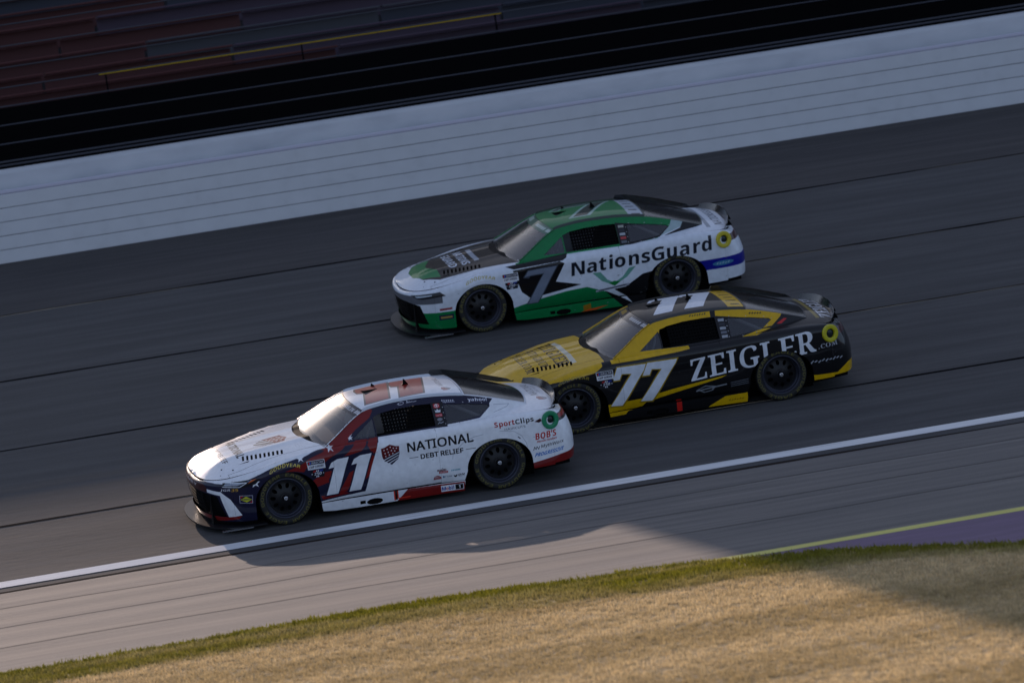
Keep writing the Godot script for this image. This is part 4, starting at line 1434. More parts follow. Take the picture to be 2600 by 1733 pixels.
func mirrored(a: Array) -> Array:
	var o := a.duplicate()
	var V: PackedVector3Array = a[Mesh.ARRAY_VERTEX].duplicate()
	var N: PackedVector3Array = a[Mesh.ARRAY_NORMAL].duplicate()
	for i in V.size():
		V[i].z = -V[i].z
		N[i].z = -N[i].z
	o[Mesh.ARRAY_VERTEX] = V
	o[Mesh.ARRAY_NORMAL] = N
	if a[Mesh.ARRAY_INDEX] != null:
		var I: PackedInt32Array = a[Mesh.ARRAY_INDEX].duplicate()
		for i in range(0, I.size(), 3):
			var k := I[i + 1]
			I[i + 1] = I[i + 2]
			I[i + 2] = k
		o[Mesh.ARRAY_INDEX] = I
	else:
		for i in range(0, V.size(), 3):
			var v := V[i + 1]
			V[i + 1] = V[i + 2]
			V[i + 2] = v
			var n := N[i + 1]
			N[i + 1] = N[i + 2]
			N[i + 2] = n
		o[Mesh.ARRAY_VERTEX] = V
		o[Mesh.ARRAY_NORMAL] = N
	return o

func both(called: String, surfs: Array, keys: Array, keys_r: Array, parent := -1) -> int:
	var i := part(called, mesh_of(surfs), keys, parent)
	var r := []
	for s in surfs:
		r.append(mirrored(s))
	part(called, mesh_of(r), keys_r, parent)
	return i

func seam_z(x: float) -> float:
	return herm([-1.0, 0.02, -0.985, 0.30, -0.93, 0.50, -0.80, 0.66, -0.576, 0.735, -0.24, 0.70, 0.21, 0.705, 0.62, 0.715], x)

func build_parts() -> void:
	plan_setup()
	var ref := Vector3(1.4, 0.45, 0.0)
	var suv := func(P: Vector3, q: Vector2) -> Vector2: return side_uv(q.x, q.y)
	var huv := func(P: Vector3, q: Vector2) -> Vector2: return side_uv(s_of(q.x), q.y)
	var tuv := func(P: Vector3, _q: Vector2) -> Vector2: return Vector2((P.x + 1.1) / 5.0, (P.z + 1.0) / 2.0)
	var sf := s_of(-0.66)
	# --- front fascia with its grille opening
	var hole := pv([-0.90, 0.195, 0.90, 0.195, 0.84, 0.36, 0.80, 0.465, 0.50, 0.50, -0.50, 0.50, -0.80, 0.465, -0.84, 0.36])
	var lip := func(x: float) -> float: return 0.13
	var fdom := PackedVector2Array()
	for i in 41:
		fdom.append(Vector2(lerpf(-sf, sf, i / 40.0), 0.13))
	for i in 41:
		var s := lerpf(sf, -sf, i / 40.0)
		fdom.append(Vector2(s, herm(YT, plan(absf(s))[0])))
	var ff := part("front_fascia", mesh_of([sheet(fdom, [hole], Vector2(0.05, 0.04), shell, suv, ref)]), ["side"])
	var inner := func(s: float, y: float) -> Vector3:
		var p := shell(s, y)
		var n := plan(absf(s))
		return p - Vector3(n[2], 0, n[3] * signf(s)) * 0.05
	part("grille_screen", mesh_of([sheet(hole, [], Vector2(0.08, 0.05), inner, suv, ref)]), ["mesh"], ff)
	for i in 6:
		var bar := Faces.new()
		var y := 0.225 + i * 0.048
		var w := 0.46
		for k in 16:
			var s0 := lerpf(-w, w, k / 16.0)
			var s1 := lerpf(-w, w, (k + 1) / 16.0)
			var out := Vector3(0.028, 0, 0)
			var a := shell(s0, y) + out
			var b := shell(s1, y) + out
			bar.quad(a, b, b + Vector3(0, 0.014, 0), a + Vector3(0, 0.014, 0))
			bar.quad(a + Vector3(0, 0.014, 0), b + Vector3(0, 0.014, 0), b + Vector3(0.03, 0.014, 0), a + Vector3(0.03, 0.014, 0))
		part("grille_bar", bar.mesh(), ["mesh"], ff)
	for sg in [1.0, -1.0]:
		# upright between the grille and the brake duct
		var up := Faces.new()
		for k in 6:
			var y0 := lerpf(0.20, 0.49, k / 6.0)
			var y1 := lerpf(0.20, 0.49, (k + 1) / 6.0)
			up.quad(shell(0.47 * sg, y0), shell(0.50 * sg, y0), shell(0.50 * sg, y1), shell(0.47 * sg, y1))
		part("grille_upright", up.mesh(), ["black"], ff)
	# --- splitter
	var sp := PackedVector2Array()
	for i in 49:
		var s := lerpf(-1.42, 1.42, i / 48.0)
		var p := plan(absf(s))
		var o := 0.075 * clampf((1.42 - absf(s)) / 0.5, 0.12, 1.0)
		sp.append(Vector2(p[0] + p[2] * o, (p[1] + p[3] * o) * signf(s) if s != 0.0 else 0.0))
	sp.append(Vector2(-0.30, 0.80))
	sp.append(Vector2(-0.30, -0.80))
	var spf := Faces.new()
	spf.slab(sp, Vector3(0, 0.062, 0), Vector3(1, 0, 0), Vector3(0, 0, 1), Vector3(0, 0.018, 0))
	var spi := part("splitter", spf.mesh(), ["carbon"])
	for sg in [1.0, -1.0]:
		var en := Faces.new()
		en.box(Vector3(-0.86, 0.050, 0.955 * sg - 0.008), Vector3(-0.46, 0.061, 0.985 * sg + 0.012 * sg))
		part("splitter_skid", en.mesh(), ["silver"], spi)
	var ch := Faces.new()
	for i in 40:
		var s0 := lerpf(-1.25, 1.25, i / 40.0)
		var s1 := lerpf(-1.25, 1.25, (i + 1) / 40.0)
		var a := shell(s0, 0.131)
		var b := shell(s1, 0.131)
		ch.quad(Vector3(a.x + 0.01, 0.078, a.z * 0.985), Vector3(b.x + 0.01, 0.078, b.z * 0.985), b, a)
	part("chin", ch.mesh(), ["black"], ff)
	# --- fenders with the front arch; their crown belongs to the top sheet
	var fa := arch(0.02, 0.415, 0.362, 0.328, 0.0)
	var xd := 0.66
	var fd := PackedVector2Array()
	for i in 31:
		fd.append(Vector2(lerpf(sf + 0.0015, s_of(xd), i / 30.0), 0.13 if i < 18 else 0.215))
	for i in 31:
		var s := lerpf(s_of(xd), sf + 0.0015, i / 30.0)
		fd.append(Vector2(s, herm(YT, plan(s)[0])))
	var crown := PackedVector2Array()
	for i in 60:
		var s := lerpf(s_of(-0.70), s_of(0.62), i / 59.0)
		var p := shell(s, herm(YT, plan(s)[0]))
		crown.append(Vector2(p.x, p.z))
	for i in 40:
		var x := lerpf(0.62, -0.66, i / 39.0)
		crown.append(Vector2(x, seam_z(x) + 0.003))
	both("fender", [sheet(fd, [fa], Vector2(0.05, 0.04), shell, suv, ref), sheet(crown, [], Vector2(0.05, 0.05), top_fn, tuv, Vector3(0, 0, 0)), arch_lip(fa, 0.06)], ["side", "top", "black"], ["side_r", "top", "black"])
	# --- doors
	var dd := PackedVector2Array()
	var s0d := s_of(xd) + 0.002
	var s1d := s_of(2.02)
	for i in 25:
		dd.append(Vector2(lerpf(s0d, s1d, i / 24.0), 0.215))
	for i in 25:
		var s := lerpf(s1d, s0d, i / 24.0)
		dd.append(Vector2(s, herm(YT, plan(s)[0])))
	both("door", [sheet(dd, [], Vector2(0.06, 0.04), shell, suv, ref)], ["side"], ["side_r"])
	# --- rear quarters
	var ra := arch(2.795, 0.43, 0.352, 0.318, 0.06)
	var qd := PackedVector2Array()
	var s1q := s_of(3.52)
	for i in 31:
		qd.append(Vector2(lerpf(s1d + 0.0015, s1q, i / 30.0), 0.205))
	for i in 31:
		var s := lerpf(s1q, s1d + 0.0015, i / 30.0)
		qd.append(Vector2(s, herm(YT, plan(s)[0])))
	both("quarter_panel", [sheet(qd, [ra], Vector2(0.05, 0.04), shell, suv, ref), arch_lip(ra, 0.06)], ["side", "black"], ["side_r", "black"])
	# --- rear fascia, wrapping round the tail
	var rd := PackedVector2Array()
	for i in 31:
		rd.append(Vector2(lerpf(s1q + 0.0015, s_end, i / 30.0), 0.225))
	for i in 31:
		var s := lerpf(s_end, s1q + 0.0015, i / 30.0)
		rd.append(Vector2(s, herm(YT, plan(s)[0])))
	var rs := sheet(rd, [], Vector2(0.05, 0.04), shell, suv, ref)
	part("rear_fascia", mesh_of([rs, mirrored(rs)]), ["side", "side_r"])
	# --- sills
	var sill := func(s: float, y: float) -> Vector3:
		var p := shell(s, 0.30)
		return Vector3(p.x, y, p.z + 0.004 - 0.25 * (0.21 - y) * (0.21 - y) * 10.0 * 0.2)
	var sd := pv([s_of(0.46), 0.105, s_of(0.62), 0.085, s_of(0.9), 0.075, s_of(2.30), 0.068, s_of(2.32), 0.203, s_of(0.44), 0.211])
	var sh := PackedVector2Array()
	sh = rect(s_of(0.945), 0.108, s_of(1.015), 0.150)
	var pipe := ring(Vector2(s_of(1.135), 0.118), 0.105, 0.040, 20)
	var si := both("rocker_panel", [sheet(sd, [sh, pipe], Vector2(0.06, 0.05), sill, suv, ref)], ["side"], ["side_r"])
	var pf := Faces.new()
	pf.slab(ring(Vector2.ZERO, 0.098, 0.034, 18), Vector3(1.135, 0.118, 0.80), Vector3(1, 0, 0), Vector3(0, 1, 0), Vector3(0, 0, 0.125))
	part("exhaust_duct", pf.mesh(), ["black"], si)
	var vf := Faces.new()
	vf.box(Vector3(0.94, 0.10, 0.86), Vector3(1.02, 0.155, 0.91))
	part("sill_vent", vf.mesh(), ["black"], si)
	var sil := Faces.new()
	sil.box(Vector3(0.44, 0.09, -0.90), Vector3(2.33, 0.21, 0.90))
	part("floor_pan", sil.mesh(), ["black"])
	var un := Faces.new()
	un.box(Vector3(-0.90, 0.050, -0.62), Vector3(3.30, 0.58, 0.62))
	part("chassis", un.mesh(), ["black"])
	var df := Faces.new()
	df.slab(pv([3.15, 0.14, 3.72, 0.24, 3.72, 0.27, 3.15, 0.24]), Vector3(0, 0, -0.78), Vector3(1, 0, 0), Vector3(0, 1, 0), Vector3(0, 0, 1.56))
	var di := part("diffuser", df.mesh(), ["black"])
	for i in 5:
		var st := Faces.new()
		st.slab(pv([3.2, 0.08, 3.78, 0.12, 3.78, 0.25, 3.2, 0.20]), Vector3(0, 0, -0.6 + i * 0.3), Vector3(1, 0, 0), Vector3(0, 1, 0), Vector3(0, 0, 0.012))
		part("diffuser_strake", st.mesh(), ["black"], di)
	# --- hood with its louvre slots
	var hd := PackedVector2Array()
	var cowl := func(z: float) -> float: return 0.37 + 0.22 * pow(absf(z) / 0.72, 2)
	for i in 41:
		var s := lerpf(-s_of(-0.705), s_of(-0.705), i / 40.0)
		var p := shell(s, herm(YT, plan(absf(s))[0]))
		hd.append(Vector2(p.x, p.z))
	for i in 36:
		var x := lerpf(-0.662, 0.59, i / 35.0)
		hd.append(Vector2(x, seam_z(x) - 0.003))
	for i in 21:
		var z := lerpf(0.70, -0.70, i / 20.0)
		hd.append(Vector2(cowl.call(z), z))
	for i in 36:
		var x := lerpf(0.59, -0.662, i / 35.0)
		hd.append(Vector2(x, -seam_z(x) + 0.003))
	var slots := []
	for i in 10:
		for sg in [1.0, -1.0]:
			var x := -0.40 + i * 0.053
			var z := 0.385 + i * 0.0175
			slots.append(PackedVector2Array([Vector2(x, z * sg), Vector2(x + 0.026, (z + 0.005) * sg), Vector2(x + 0.002, (z + 0.140) * sg), Vector2(x - 0.024, (z + 0.132) * sg)]))
	for sg in [1.0, -1.0]:
		slots.append(PackedVector2Array([Vector2(-0.50, 0.575 * sg), Vector2(-0.34, 0.565 * sg), Vector2(-0.36, 0.595 * sg)]))
	var hi := part("hood", mesh_of([sheet(hd, slots, Vector2(0.045, 0.045), top_fn, tuv, Vector3.ZERO)]), ["top"])
	for sg in [1.0, -1.0]:
		for i in 10:
			var x := -0.40 + i * 0.053
			var z := 0.385 + i * 0.0175
			var lv := Faces.new()
			var A := [Vector2(x + 0.004, z + 0.004), Vector2(x + 0.030, z + 0.009), Vector2(x + 0.006, z + 0.139), Vector2(x - 0.020, z + 0.131)]
			var q := []
			for j in 4:
				q.append(Vector3(A[j].x, top_y(A[j].x, A[j].y) - (0.030 if j == 0 or j == 3 else 0.004), A[j].y * sg))
			lv.quad(q[0], q[1], q[2], q[3])
			part("louvre", lv.mesh(), ["mesh"], hi)
		for pin in [Vector2(-0.70, 0.52), Vector2(-0.58, 0.66)]:
			var pn := Faces.new()
			var y := top_y(pin.x, pin.y)
			pn.lathe(PackedVector2Array([Vector2(0.011, -0.004), Vector2(0.011, 0.006), Vector2(0.0, 0.009)]), 10)
			var m := pn.mesh()
			part("hood_pin", turned(m, Transform3D(Basis(Vector3.RIGHT, -PI / 2), Vector3(pin.x, y, pin.y * sg))), ["black"], hi)
	var bay := Faces.new()
	bay.box(Vector3(-0.75, 0.50, -0.66), Vector3(0.45, 0.70, 0.66))
	part("engine_bay", bay.mesh(), ["black"])
	# --- cowl
	var cw := Faces.new()
	for i in 24:
		var z0 := lerpf(-0.72, 0.72, i / 24.0)
		var z1 := lerpf(-0.72, 0.72, (i + 1) / 24.0)
		var x0: float = cowl.call(z0)
		var x1: float = cowl.call(z1)
		cw.quad(Vector3(x0 + 0.004, top_y(x0, z0) - 0.006, z0), Vector3(x1 + 0.004, top_y(x1, z1) - 0.006, z1), Vector3(x1 + 0.10, top_y(x1, z1) + 0.0, z1), Vector3(x0 + 0.10, top_y(x0, z0) + 0.0, z0))
	part("cowl", cw.mesh(), ["black"])
	# --- screen, roof, rear window
	var buv := func(P: Vector3, q: Vector2) -> Vector2: return Vector2((P.z + 0.64) / 1.28, clampf(1.0 - (q.x - 0.80) / 0.20, 0.0, 1.0))
	var scr := func(u: float, w: float) -> Vector3: return over_fn(u, w, 0.60, 1.19, 0.46, 1.10)
	var wi := part("windshield", mesh_of([sheet(rect(0.0, -0.985, 0.80, 0.985), [], Vector2(0.08, 0.08), scr, tuv, ref)]), ["glass"])
	part("windshield_banner", mesh_of([sheet(rect(0.802, -0.985, 0.995, 0.985), [], Vector2(0.05, 0.08), scr, buv, ref)]), ["banner"])
	for sg in [1.0, -1.0]:
		var tr := Faces.new()
		for i in 16:
			var a: Vector3 = scr.call(i / 16.0, 0.985 * sg)
			var b: Vector3 = scr.call((i + 1) / 16.0, 0.985 * sg)
			var n := Vector3(-0.006, 0.008, 0.004 * sg)
			var w := Vector3(0, -0.004, 0.022 * sg)
			tr.quad(a + n, b + n, b + n + w, a + n + w, Vector3(-0.3, 0.8, 0.4 * sg).normalized())
			tr.quad(a, b, b + n, a + n)
		var ti := part("screen_trim", tr.mesh(), ["trim"], wi)
		for i in 9:
			var rv := Faces.new()
			var c: Vector3 = scr.call((i + 0.5) / 9.0, 0.985 * sg)
			rv.lathe(PackedVector2Array([Vector2(0.006, 0.0), Vector2(0.004, 0.003), Vector2(0.0, 0.004)]), 6)
			part("rivet", turned(rv.mesh(), Transform3D(Basis(Vector3.RIGHT, -PI / 3), c + Vector3(-0.006, 0.009, 0.012 * sg))), ["black"], wi)
	var rf := func(u: float, w: float) -> Vector3: return over_fn(u, w, 1.192, 2.48, 1.103, 2.50)
	part("roof", mesh_of([sheet(rect(0.0, -1.0, 1.0, 1.0), [pv([0.155, -0.36, 0.175, 0.10, 0.32, -0.24])], Vector2(0.04, 0.08), rf, tuv, ref)]), ["top"])
	var rw := func(u: float, w: float) -> Vector3: return over_fn(u, w, 2.485, 3.295, 2.505, 3.375)
	var rwi := part("rear_window", mesh_of([sheet(rect(0.03, -0.93, 0.97, 0.93), [], Vector2(0.06, 0.08), rw, tuv, ref)]), ["rear_glass"])
	var fr := [sheet(rect(0.0, -1.0, 0.028, 1.0), [], Vector2(0.03, 0.08), rw, tuv, ref), sheet(rect(0.972, -1.0, 1.0, 1.0), [], Vector2(0.03, 0.08), rw, tuv, ref), sheet(rect(0.028, 0.932, 0.972, 1.0), [], Vector2(0.05, 0.08), rw, tuv, ref), sheet(rect(0.028, -1.0, 0.972, -0.932), [], Vector2(0.05, 0.08), rw, tuv, ref)]
	part("window_frame", mesh_of(fr), ["rail", "rail", "rail", "rail"], rwi)
	# --- deck lid and the shelves beside the rear window
	var dk := PackedVector2Array()
	var s23 := s_of(2.3)
	for i in 50:
		var s := lerpf(s23, s_end - 0.02, i / 49.0)
		var p := shell(s, herm(YT, plan(s)[0]))
		dk.append(Vector2(p.x, p.z))
	for i in 50:
		var s := lerpf(s_end - 0.02, s23, i / 49.0)
		var p := shell(s, herm(YT, plan(s)[0]))
		dk.append(Vector2(p.x, -p.z))
	for i in 16:
		var x := lerpf(2.32, 3.28, i / 15.0)
		dk.append(Vector2(x, -house_z(x) + 0.004))
	for i in 13:
		var z := lerpf(-0.58, 0.58, i / 12.0)
		dk.append(Vector2(3.372 - 0.075 * pow(z / 0.6, 2), z))
	for i in 16:
		var x := lerpf(3.28, 2.32, i / 15.0)
		dk.append(Vector2(x, house_z(x) - 0.004))
	part("deck_lid", mesh_of([sheet(dk, [], Vector2(0.05, 0.05), top_fn, tuv, Vector3(3, 0, 0))]), ["top"])
	# --- spoiler
	var bl := Faces.new()
	var base := func(z: float) -> float: return 3.705 - 0.13 * pow(absf(z) / 0.78, 2.2)
	for i in 28:
		var z0 := lerpf(-0.79, 0.79, i / 28.0)
		var z1 := lerpf(-0.79, 0.79, (i + 1) / 28.0)
		var a := Vector3(base.call(z0), top_y(base.call(z0), z0) - 0.004, z0)
		var b := Vector3(base.call(z1), top_y(base.call(z1), z1) - 0.004, z1)
		var u0 := Vector3(0.045, 0.095, 0) * (1.0 - 0.35 * pow(absf(z0) / 0.79, 6))
		var u1 := Vector3(0.045, 0.095, 0) * (1.0 - 0.35 * pow(absf(z1) / 0.79, 6))
		var th := Vector3(-0.008, 0.003, 0)
		bl.quad(a, b, b + u1, a + u0)
		bl.quad(a + th, b + th, b + u1 + th, a + u0 + th)
		bl.quad(a + u0, b + u1, b + u1 + th, a + u0 + th)
	var spo := part("spoiler", bl.mesh(), ["smoke"])
	for i in 5:
		var br := Faces.new()
		var z := -0.6 + i * 0.3
		var x: float = base.call(z)
		br.slab(pv([0.0, 0.0, 0.05, 0.085, 0.09, 0.0]), Vector3(x + 0.004, top_y(x, z) - 0.012, z - 0.004), Vector3(1, 0, 0), Vector3(0, 1, 0), Vector3(0, 0, 0.008))
		part("spoiler_brace", br.mesh(), ["black"], spo)
	# --- side of the greenhouse: frame, openings, panes, net
	var win := pv([1.285, 0.918, 1.285, 1.130, 1.40, 1.163, 1.60, 1.181, 1.85, 1.187, 2.05, 1.178, 2.05, 0.926])
	var vent := pv([0.965, 0.925, 1.268, 1.118, 1.268, 0.916])
	var qw := pv([2.215, 1.150, 2.50, 1.122, 2.765, 1.068, 2.79, 1.044, 2.63, 0.962, 2.20, 0.930])
	var gd := PackedVector2Array()
	for i in 50:
		var x := lerpf(0.60, 3.295, i / 49.0)
		gd.append(Vector2(x, (top_y(x, house_z(x)) if x > 2.3 else herm(YT, x)) - 0.002))
	for i in 50:
		var x := lerpf(3.295, 0.60, i / 49.0)
		gd.append(Vector2(x, herm(YG, x)))
	var gi := both("pillar_frame", [sheet(gd, [win, vent, qw], Vector2(0.05, 0.04), house_fn, huv, Vector3(1.6, 0.8, 0))], ["side"], ["side_r"])
	var inset := func(x: float, y: float) -> Vector3: return house_fn(x, y) - Vector3(0, 0.002, 0.008)
	both("quarter_window", [sheet(qw, [], Vector2(0.12, 0.08), inset, huv, Vector3(1.6, 0.8, 0))], ["glass"], ["glass"])
	both("vent_window", [sheet(vent, [], Vector2(0.12, 0.08), inset, huv, Vector3(1.6, 0.8, 0))], ["glass"], ["glass"])
	var net := Faces.new()
	var nf := func(x: float, y: float) -> Vector3: return house_fn(x, y) - Vector3(0, 0.01, 0.025)
	for i in 17:
		var x := 1.40 + i * 0.040
		for k in 5:
			var y0 := lerpf(0.925, 1.185, k / 5.0)
			var y1 := lerpf(0.925, 1.185, (k + 1) / 5.0)
			net.quad(nf.call(x, y0), nf.call(x + 0.026, y0), nf.call(x + 0.026, y1), nf.call(x, y1))
	for j in 7:
		var y := 0.935 + j * 0.037
		for k in 8:
			var x0 := lerpf(1.39, 2.07, k / 8.0)
			var x1 := lerpf(1.39, 2.07, (k + 1) / 8.0)
			var o := Vector3(0, 0, 0.004)
			net.quad(nf.call(x0, y) + o, nf.call(x1, y) + o, nf.call(x1, y + 0.024) + o, nf.call(x0, y + 0.024) + o)
	part("window_net", net.mesh(), ["net"])
	# rivets along the window frames
	for q in [[2.24, 1.165], [2.46, 1.142], [2.70, 1.098], [2.80, 1.06], [2.72, 0.992], [2.55, 0.936], [2.36, 0.924], [2.19, 1.12], [2.185, 1.06], [2.185, 1.0], [2.18, 0.935]]:
		var rv := Faces.new()
		rv.lathe(PackedVector2Array([Vector2(0.007, 0.0), Vector2(0.005, 0.004), Vector2(0.0, 0.005)]), 6)
		part("rivet", turned(rv.mesh(), Transform3D(Basis(), house_fn(q[0], q[1]))), ["silver"], gi)
	# mirror-like duct on the front pillar foot
	# --- roof rails, fin, roof fittings
	for sg in [1.0, -1.0]:
		var rl := Faces.new()
		for i in 26:
			var a: Vector3 = rf.call(i / 26.0, 0.955 * sg)
			var b: Vector3 = rf.call((i + 1) / 26.0, 0.955 * sg)
			var up := Vector3(0, 0.026, 0.004 * sg)
			var w := Vector3(0, -0.006, 0.020 * sg)
			rl.quad(a, b, b + up, a + up, Vector3(0, 0.2, -sg).normalized())
			rl.quad(a + up, b + up, b + up + w, a + up + w, Vector3(0, 0.9, 0.3 * sg).normalized())
			rl.quad(a + up + w, b + up + w, b + w * 1.6, a + w * 1.6, Vector3(0, 0.3, sg).normalized())
		part("roof_rail", rl.mesh(), ["rail"])
	var fin := Faces.new()
	fin.slab(pv([2.30, 1.245, 2.34, 1.315, 2.50, 1.300, 2.90, 1.190, 3.34, 1.04, 3.42, 0.985, 3.20, 1.02, 2.80, 1.145, 2.50, 1.225]), Vector3(0, 0, -0.585), Vector3(1, 0, 0), Vector3(0, 1, 0), Vector3(0, 0, 0.006))
	part("shark_fin", fin.mesh(), ["smoke"])
	var an := Faces.new()
	an.slab(pv([0.0, 0.0, 0.10, 0.0, 0.08, 0.03, 0.05, 0.075, 0.035, 0.075, 0.03, 0.02]), Vector3(1.84, 1.30, -0.09), Vector3(1, 0, 0), Vector3(0, 1, 0), Vector3(0, 0, 0.012))
	part("antenna", an.mesh(), ["black"])
	var an2 := Faces.new()
	an2.slab(pv([0.0, 0.0, 0.06, 0.0, 0.02, 0.045, 0.01, 0.045]), Vector3(1.50, 1.275, -0.36), Vector3(1, 0, 0), Vector3(0, 1, 0), Vector3(0, 0, 0.012))
	part("antenna", an2.mesh(), ["black"])
	# --- fuel filler
	var fl := Faces.new()
	fl.lathe(PackedVector2Array([Vector2(0.118, -0.02), Vector2(0.118, 0.004), Vector2(0.110, 0.012), Vector2(0.066, 0.012), Vector2(0.060, 0.002), Vector2(0.056, -0.03)]), 40)
	var fp := shell(s_of(3.515), 0.79)
	var fb := Basis(Vector3.UP, 0.28) * Basis(Vector3.RIGHT, -0.10)
	var fi := part("fuel_filler", turned(fl.mesh(), Transform3D(fb, fp + Vector3(0.004, 0.0, 0.010))), ["filler"])
	var fc := Faces.new()
	fc.lathe(PackedVector2Array([Vector2(0.058, -0.02), Vector2(0.050, -0.012), Vector2(0.046, -0.014), Vector2(0.030, -0.004), Vector2(0.0, -0.004)]), 32)
	part("filler_cap", turned(fc.mesh(), Transform3D(fb, fp + Vector3(0.004, 0.0, 0.010))), ["cap"], fi)
	# --- cabin: dash, seat, cage
	var ds := Faces.new()
	ds.slab(pv([0.62, 0.60, 0.62, 0.90, 0.80, 0.94, 1.06, 0.93, 1.08, 0.86, 0.98, 0.60]), Vector3(0, 0, -0.70), Vector3(1, 0, 0), Vector3(0, 1, 0), Vector3(0, 0, 1.40))
	part("dashboard", ds.mesh(), ["black"])
	var tub := Faces.new()
	tub.box(Vector3(0.95, 0.20, -0.80), Vector3(2.9, 0.30, 0.80))
	part("cabin_floor", tub.mesh(), ["black"])
	var bh := Faces.new()
	bh.slab(pv([2.75, 0.30, 2.80, 0.30, 3.05, 0.93, 3.0, 0.93]), Vector3(0, 0, -0.72), Vector3(1, 0, 0), Vector3(0, 1, 0), Vector3(0, 0, 1.44))
	part("bulkhead", bh.mesh(), ["black"])
	var fx := Faces.new()
	fx.box(Vector3(2.28, 0.30, -0.38), Vector3(2.74, 1.06, 0.38))
	part("cabin_light_blocker", fx.mesh(), ["black"])  # dark box added to stop sunlight crossing the cabin between the quarter windows
	var se := Faces.new()
	se.slab(pv([1.45, 0.40, 1.95, 0.36, 2.20, 1.05, 2.12, 1.08, 1.88, 0.50, 1.45, 0.52]), Vector3(0, 0, 0.14), Vector3(1, 0, 0), Vector3(0, 1, 0), Vector3(0, 0, 0.50))
	se.slab(pv([1.82, 0.72, 2.20, 0.74, 2.22, 1.12, 2.02, 1.13, 1.84, 0.98]), Vector3(0, 0, 0.08), Vector3(1, 0, 0), Vector3(0, 1, 0), Vector3(0, 0, 0.05))
	se.slab(pv([1.90, 0.72, 2.20, 0.74, 2.22, 1.12, 2.02, 1.10]), Vector3(0, 0, 0.62), Vector3(1, 0, 0), Vector3(0, 1, 0), Vector3(0, 0, 0.04))
	part("seat", se.mesh(), ["mesh"])
	var wh := Faces.new()
	var wp := []
	for i in 21:
		var a := TAU * i / 20.0
		wp.append(Vector3(1.22 + 0.06 * sin(a), 0.90 + 0.15 * sin(a), 0.39 + 0.16 * cos(a)))
	wh.tube(wp, 0.014, 6)
	part("steering_wheel", wh.mesh(), ["cage"])
	for b in [
		[Vector3(1.15, 1.17, 0.56), Vector3(2.15, 1.21, 0.56)], [Vector3(1.15, 1.17, -0.56), Vector3(2.15, 1.21, -0.56)],
		[Vector3(2.20, 0.30, 0.70), Vector3(2.20, 1.20, 0.54), Vector3(2.20, 1.20, -0.54), Vector3(2.20, 0.30, -0.70)],
		[Vector3(2.20, 1.18, 0.54), Vector3(2.72, 0.88, 0.62)], [Vector3(2.20, 1.18, -0.54), Vector3(2.72, 0.88, -0.62)], [Vector3(2.20, 1.1, 0.5), Vector3(2.95, 0.70, -0.4)],
		[Vector3(0.80, 0.60, 0.74), Vector3(1.15, 1.17, 0.56)], [Vector3(0.80, 0.60, -0.74), Vector3(1.15, 1.17, -0.56)],
	]:
		var c := Faces.new()
		c.tube(b, 0.022, 8)
		part("cage_bar", c.mesh(), ["cage"])
	# --- wheels
	var ty := Faces.new()
	ty.lathe(PackedVector2Array([Vector2(0.262, -0.345), Vector2(0.30, -0.350), Vector2(0.335, -0.335), Vector2(0.348, -0.305), Vector2(0.348, -0.02), Vector2(0.345, -0.006), Vector2(0.337, 0.006)]), 64)
	var sw := Faces.new()
	var prof := [Vector2(0.337, 0.006), Vector2(0.325, 0.014), Vector2(0.305, 0.018), Vector2(0.285, 0.015), Vector2(0.262, 0.004)]
	var A := []
	A.resize(Mesh.ARRAY_MAX)
	var V := PackedVector3Array()
	var N := PackedVector3Array()
	var U := PackedVector2Array()
	var I := PackedInt32Array()
	for i in 73:
		var a := TAU * i / 72.0
		for k in 5:
			var t: Vector2 = prof[mini(k + 1, 4)] - prof[maxi(k - 1, 0)]
			var n := Vector2(t.y, -t.x).normalized()
			V.append(Vector3(prof[k].x * cos(a), prof[k].x * sin(a), prof[k].y))
			N.append(Vector3(n.x * cos(a), n.x * sin(a), n.y) * (1.0 if n.y > 0 else -1.0))
			U.append(Vector2(1.0 - i / 72.0, k / 4.0))
		if i:
			for k in 4:
				var c := i * 5 + k
				I.append_array([c - 5, c, c - 4, c - 4, c, c + 1])
	for i in range(0, I.size(), 3):
		var f := (V[I[i + 1]] - V[I[i]]).cross(V[I[i + 2]] - V[I[i]])
		if f.dot(N[I[i]]) > 0:
			var q := I[i + 1]
			I[i + 1] = I[i + 2]
			I[i + 2] = q
	A[Mesh.ARRAY_VERTEX] = V
	A[Mesh.ARRAY_NORMAL] = N
	A[Mesh.ARRAY_TEX_UV] = U
	A[Mesh.ARRAY_INDEX] = I
	wheel_mesh.tyre = ty.mesh()
	wheel_mesh.sidewall = mesh_of([A])
	var rm := Faces.new()
	rm.lathe(PackedVector2Array([Vector2(0.262, 0.004), Vector2(0.258, 0.010), Vector2(0.250, 0.012), Vector2(0.242, 0.006), Vector2(0.236, -0.012), Vector2(0.230, -0.030), Vector2(0.226, -0.034), Vector2(0.221, -0.032), Vector2(0.217, -0.045), Vector2(0.214, -0.085)]), 64)
	wheel_mesh.rim = rm.mesh()
	var holes := []
	for i in 10:
		var a := TAU * (i + 0.5) / 10.0
		var c := Vector2(cos(a), sin(a)) * 0.152
		var hp := PackedVector2Array()
		for k in 14:
			var b := TAU * k / 14.0
			hp.append(c + Vector2(cos(a), sin(a)) * cos(b) * 0.034 + Vector2(-sin(a), cos(a)) * sin(b) * 0.024)
		holes.append(hp)
	var dish := func(u: float, v: float) -> Vector3:
		var r := Vector2(u, v).length()
		return Vector3(u, v, -0.085 + 0.045 * (1.0 - smoothstep(0.05, 0.19, r)))
	wheel_mesh.disc = mesh_of([sheet(ring(Vector2.ZERO, 0.2145, 0.2145, 48), holes, Vector2(0.024, 0.024), dish, func(_P, _q): return Vector2.ZERO, Vector3(0, 0, -1))])
	var bk := Faces.new()
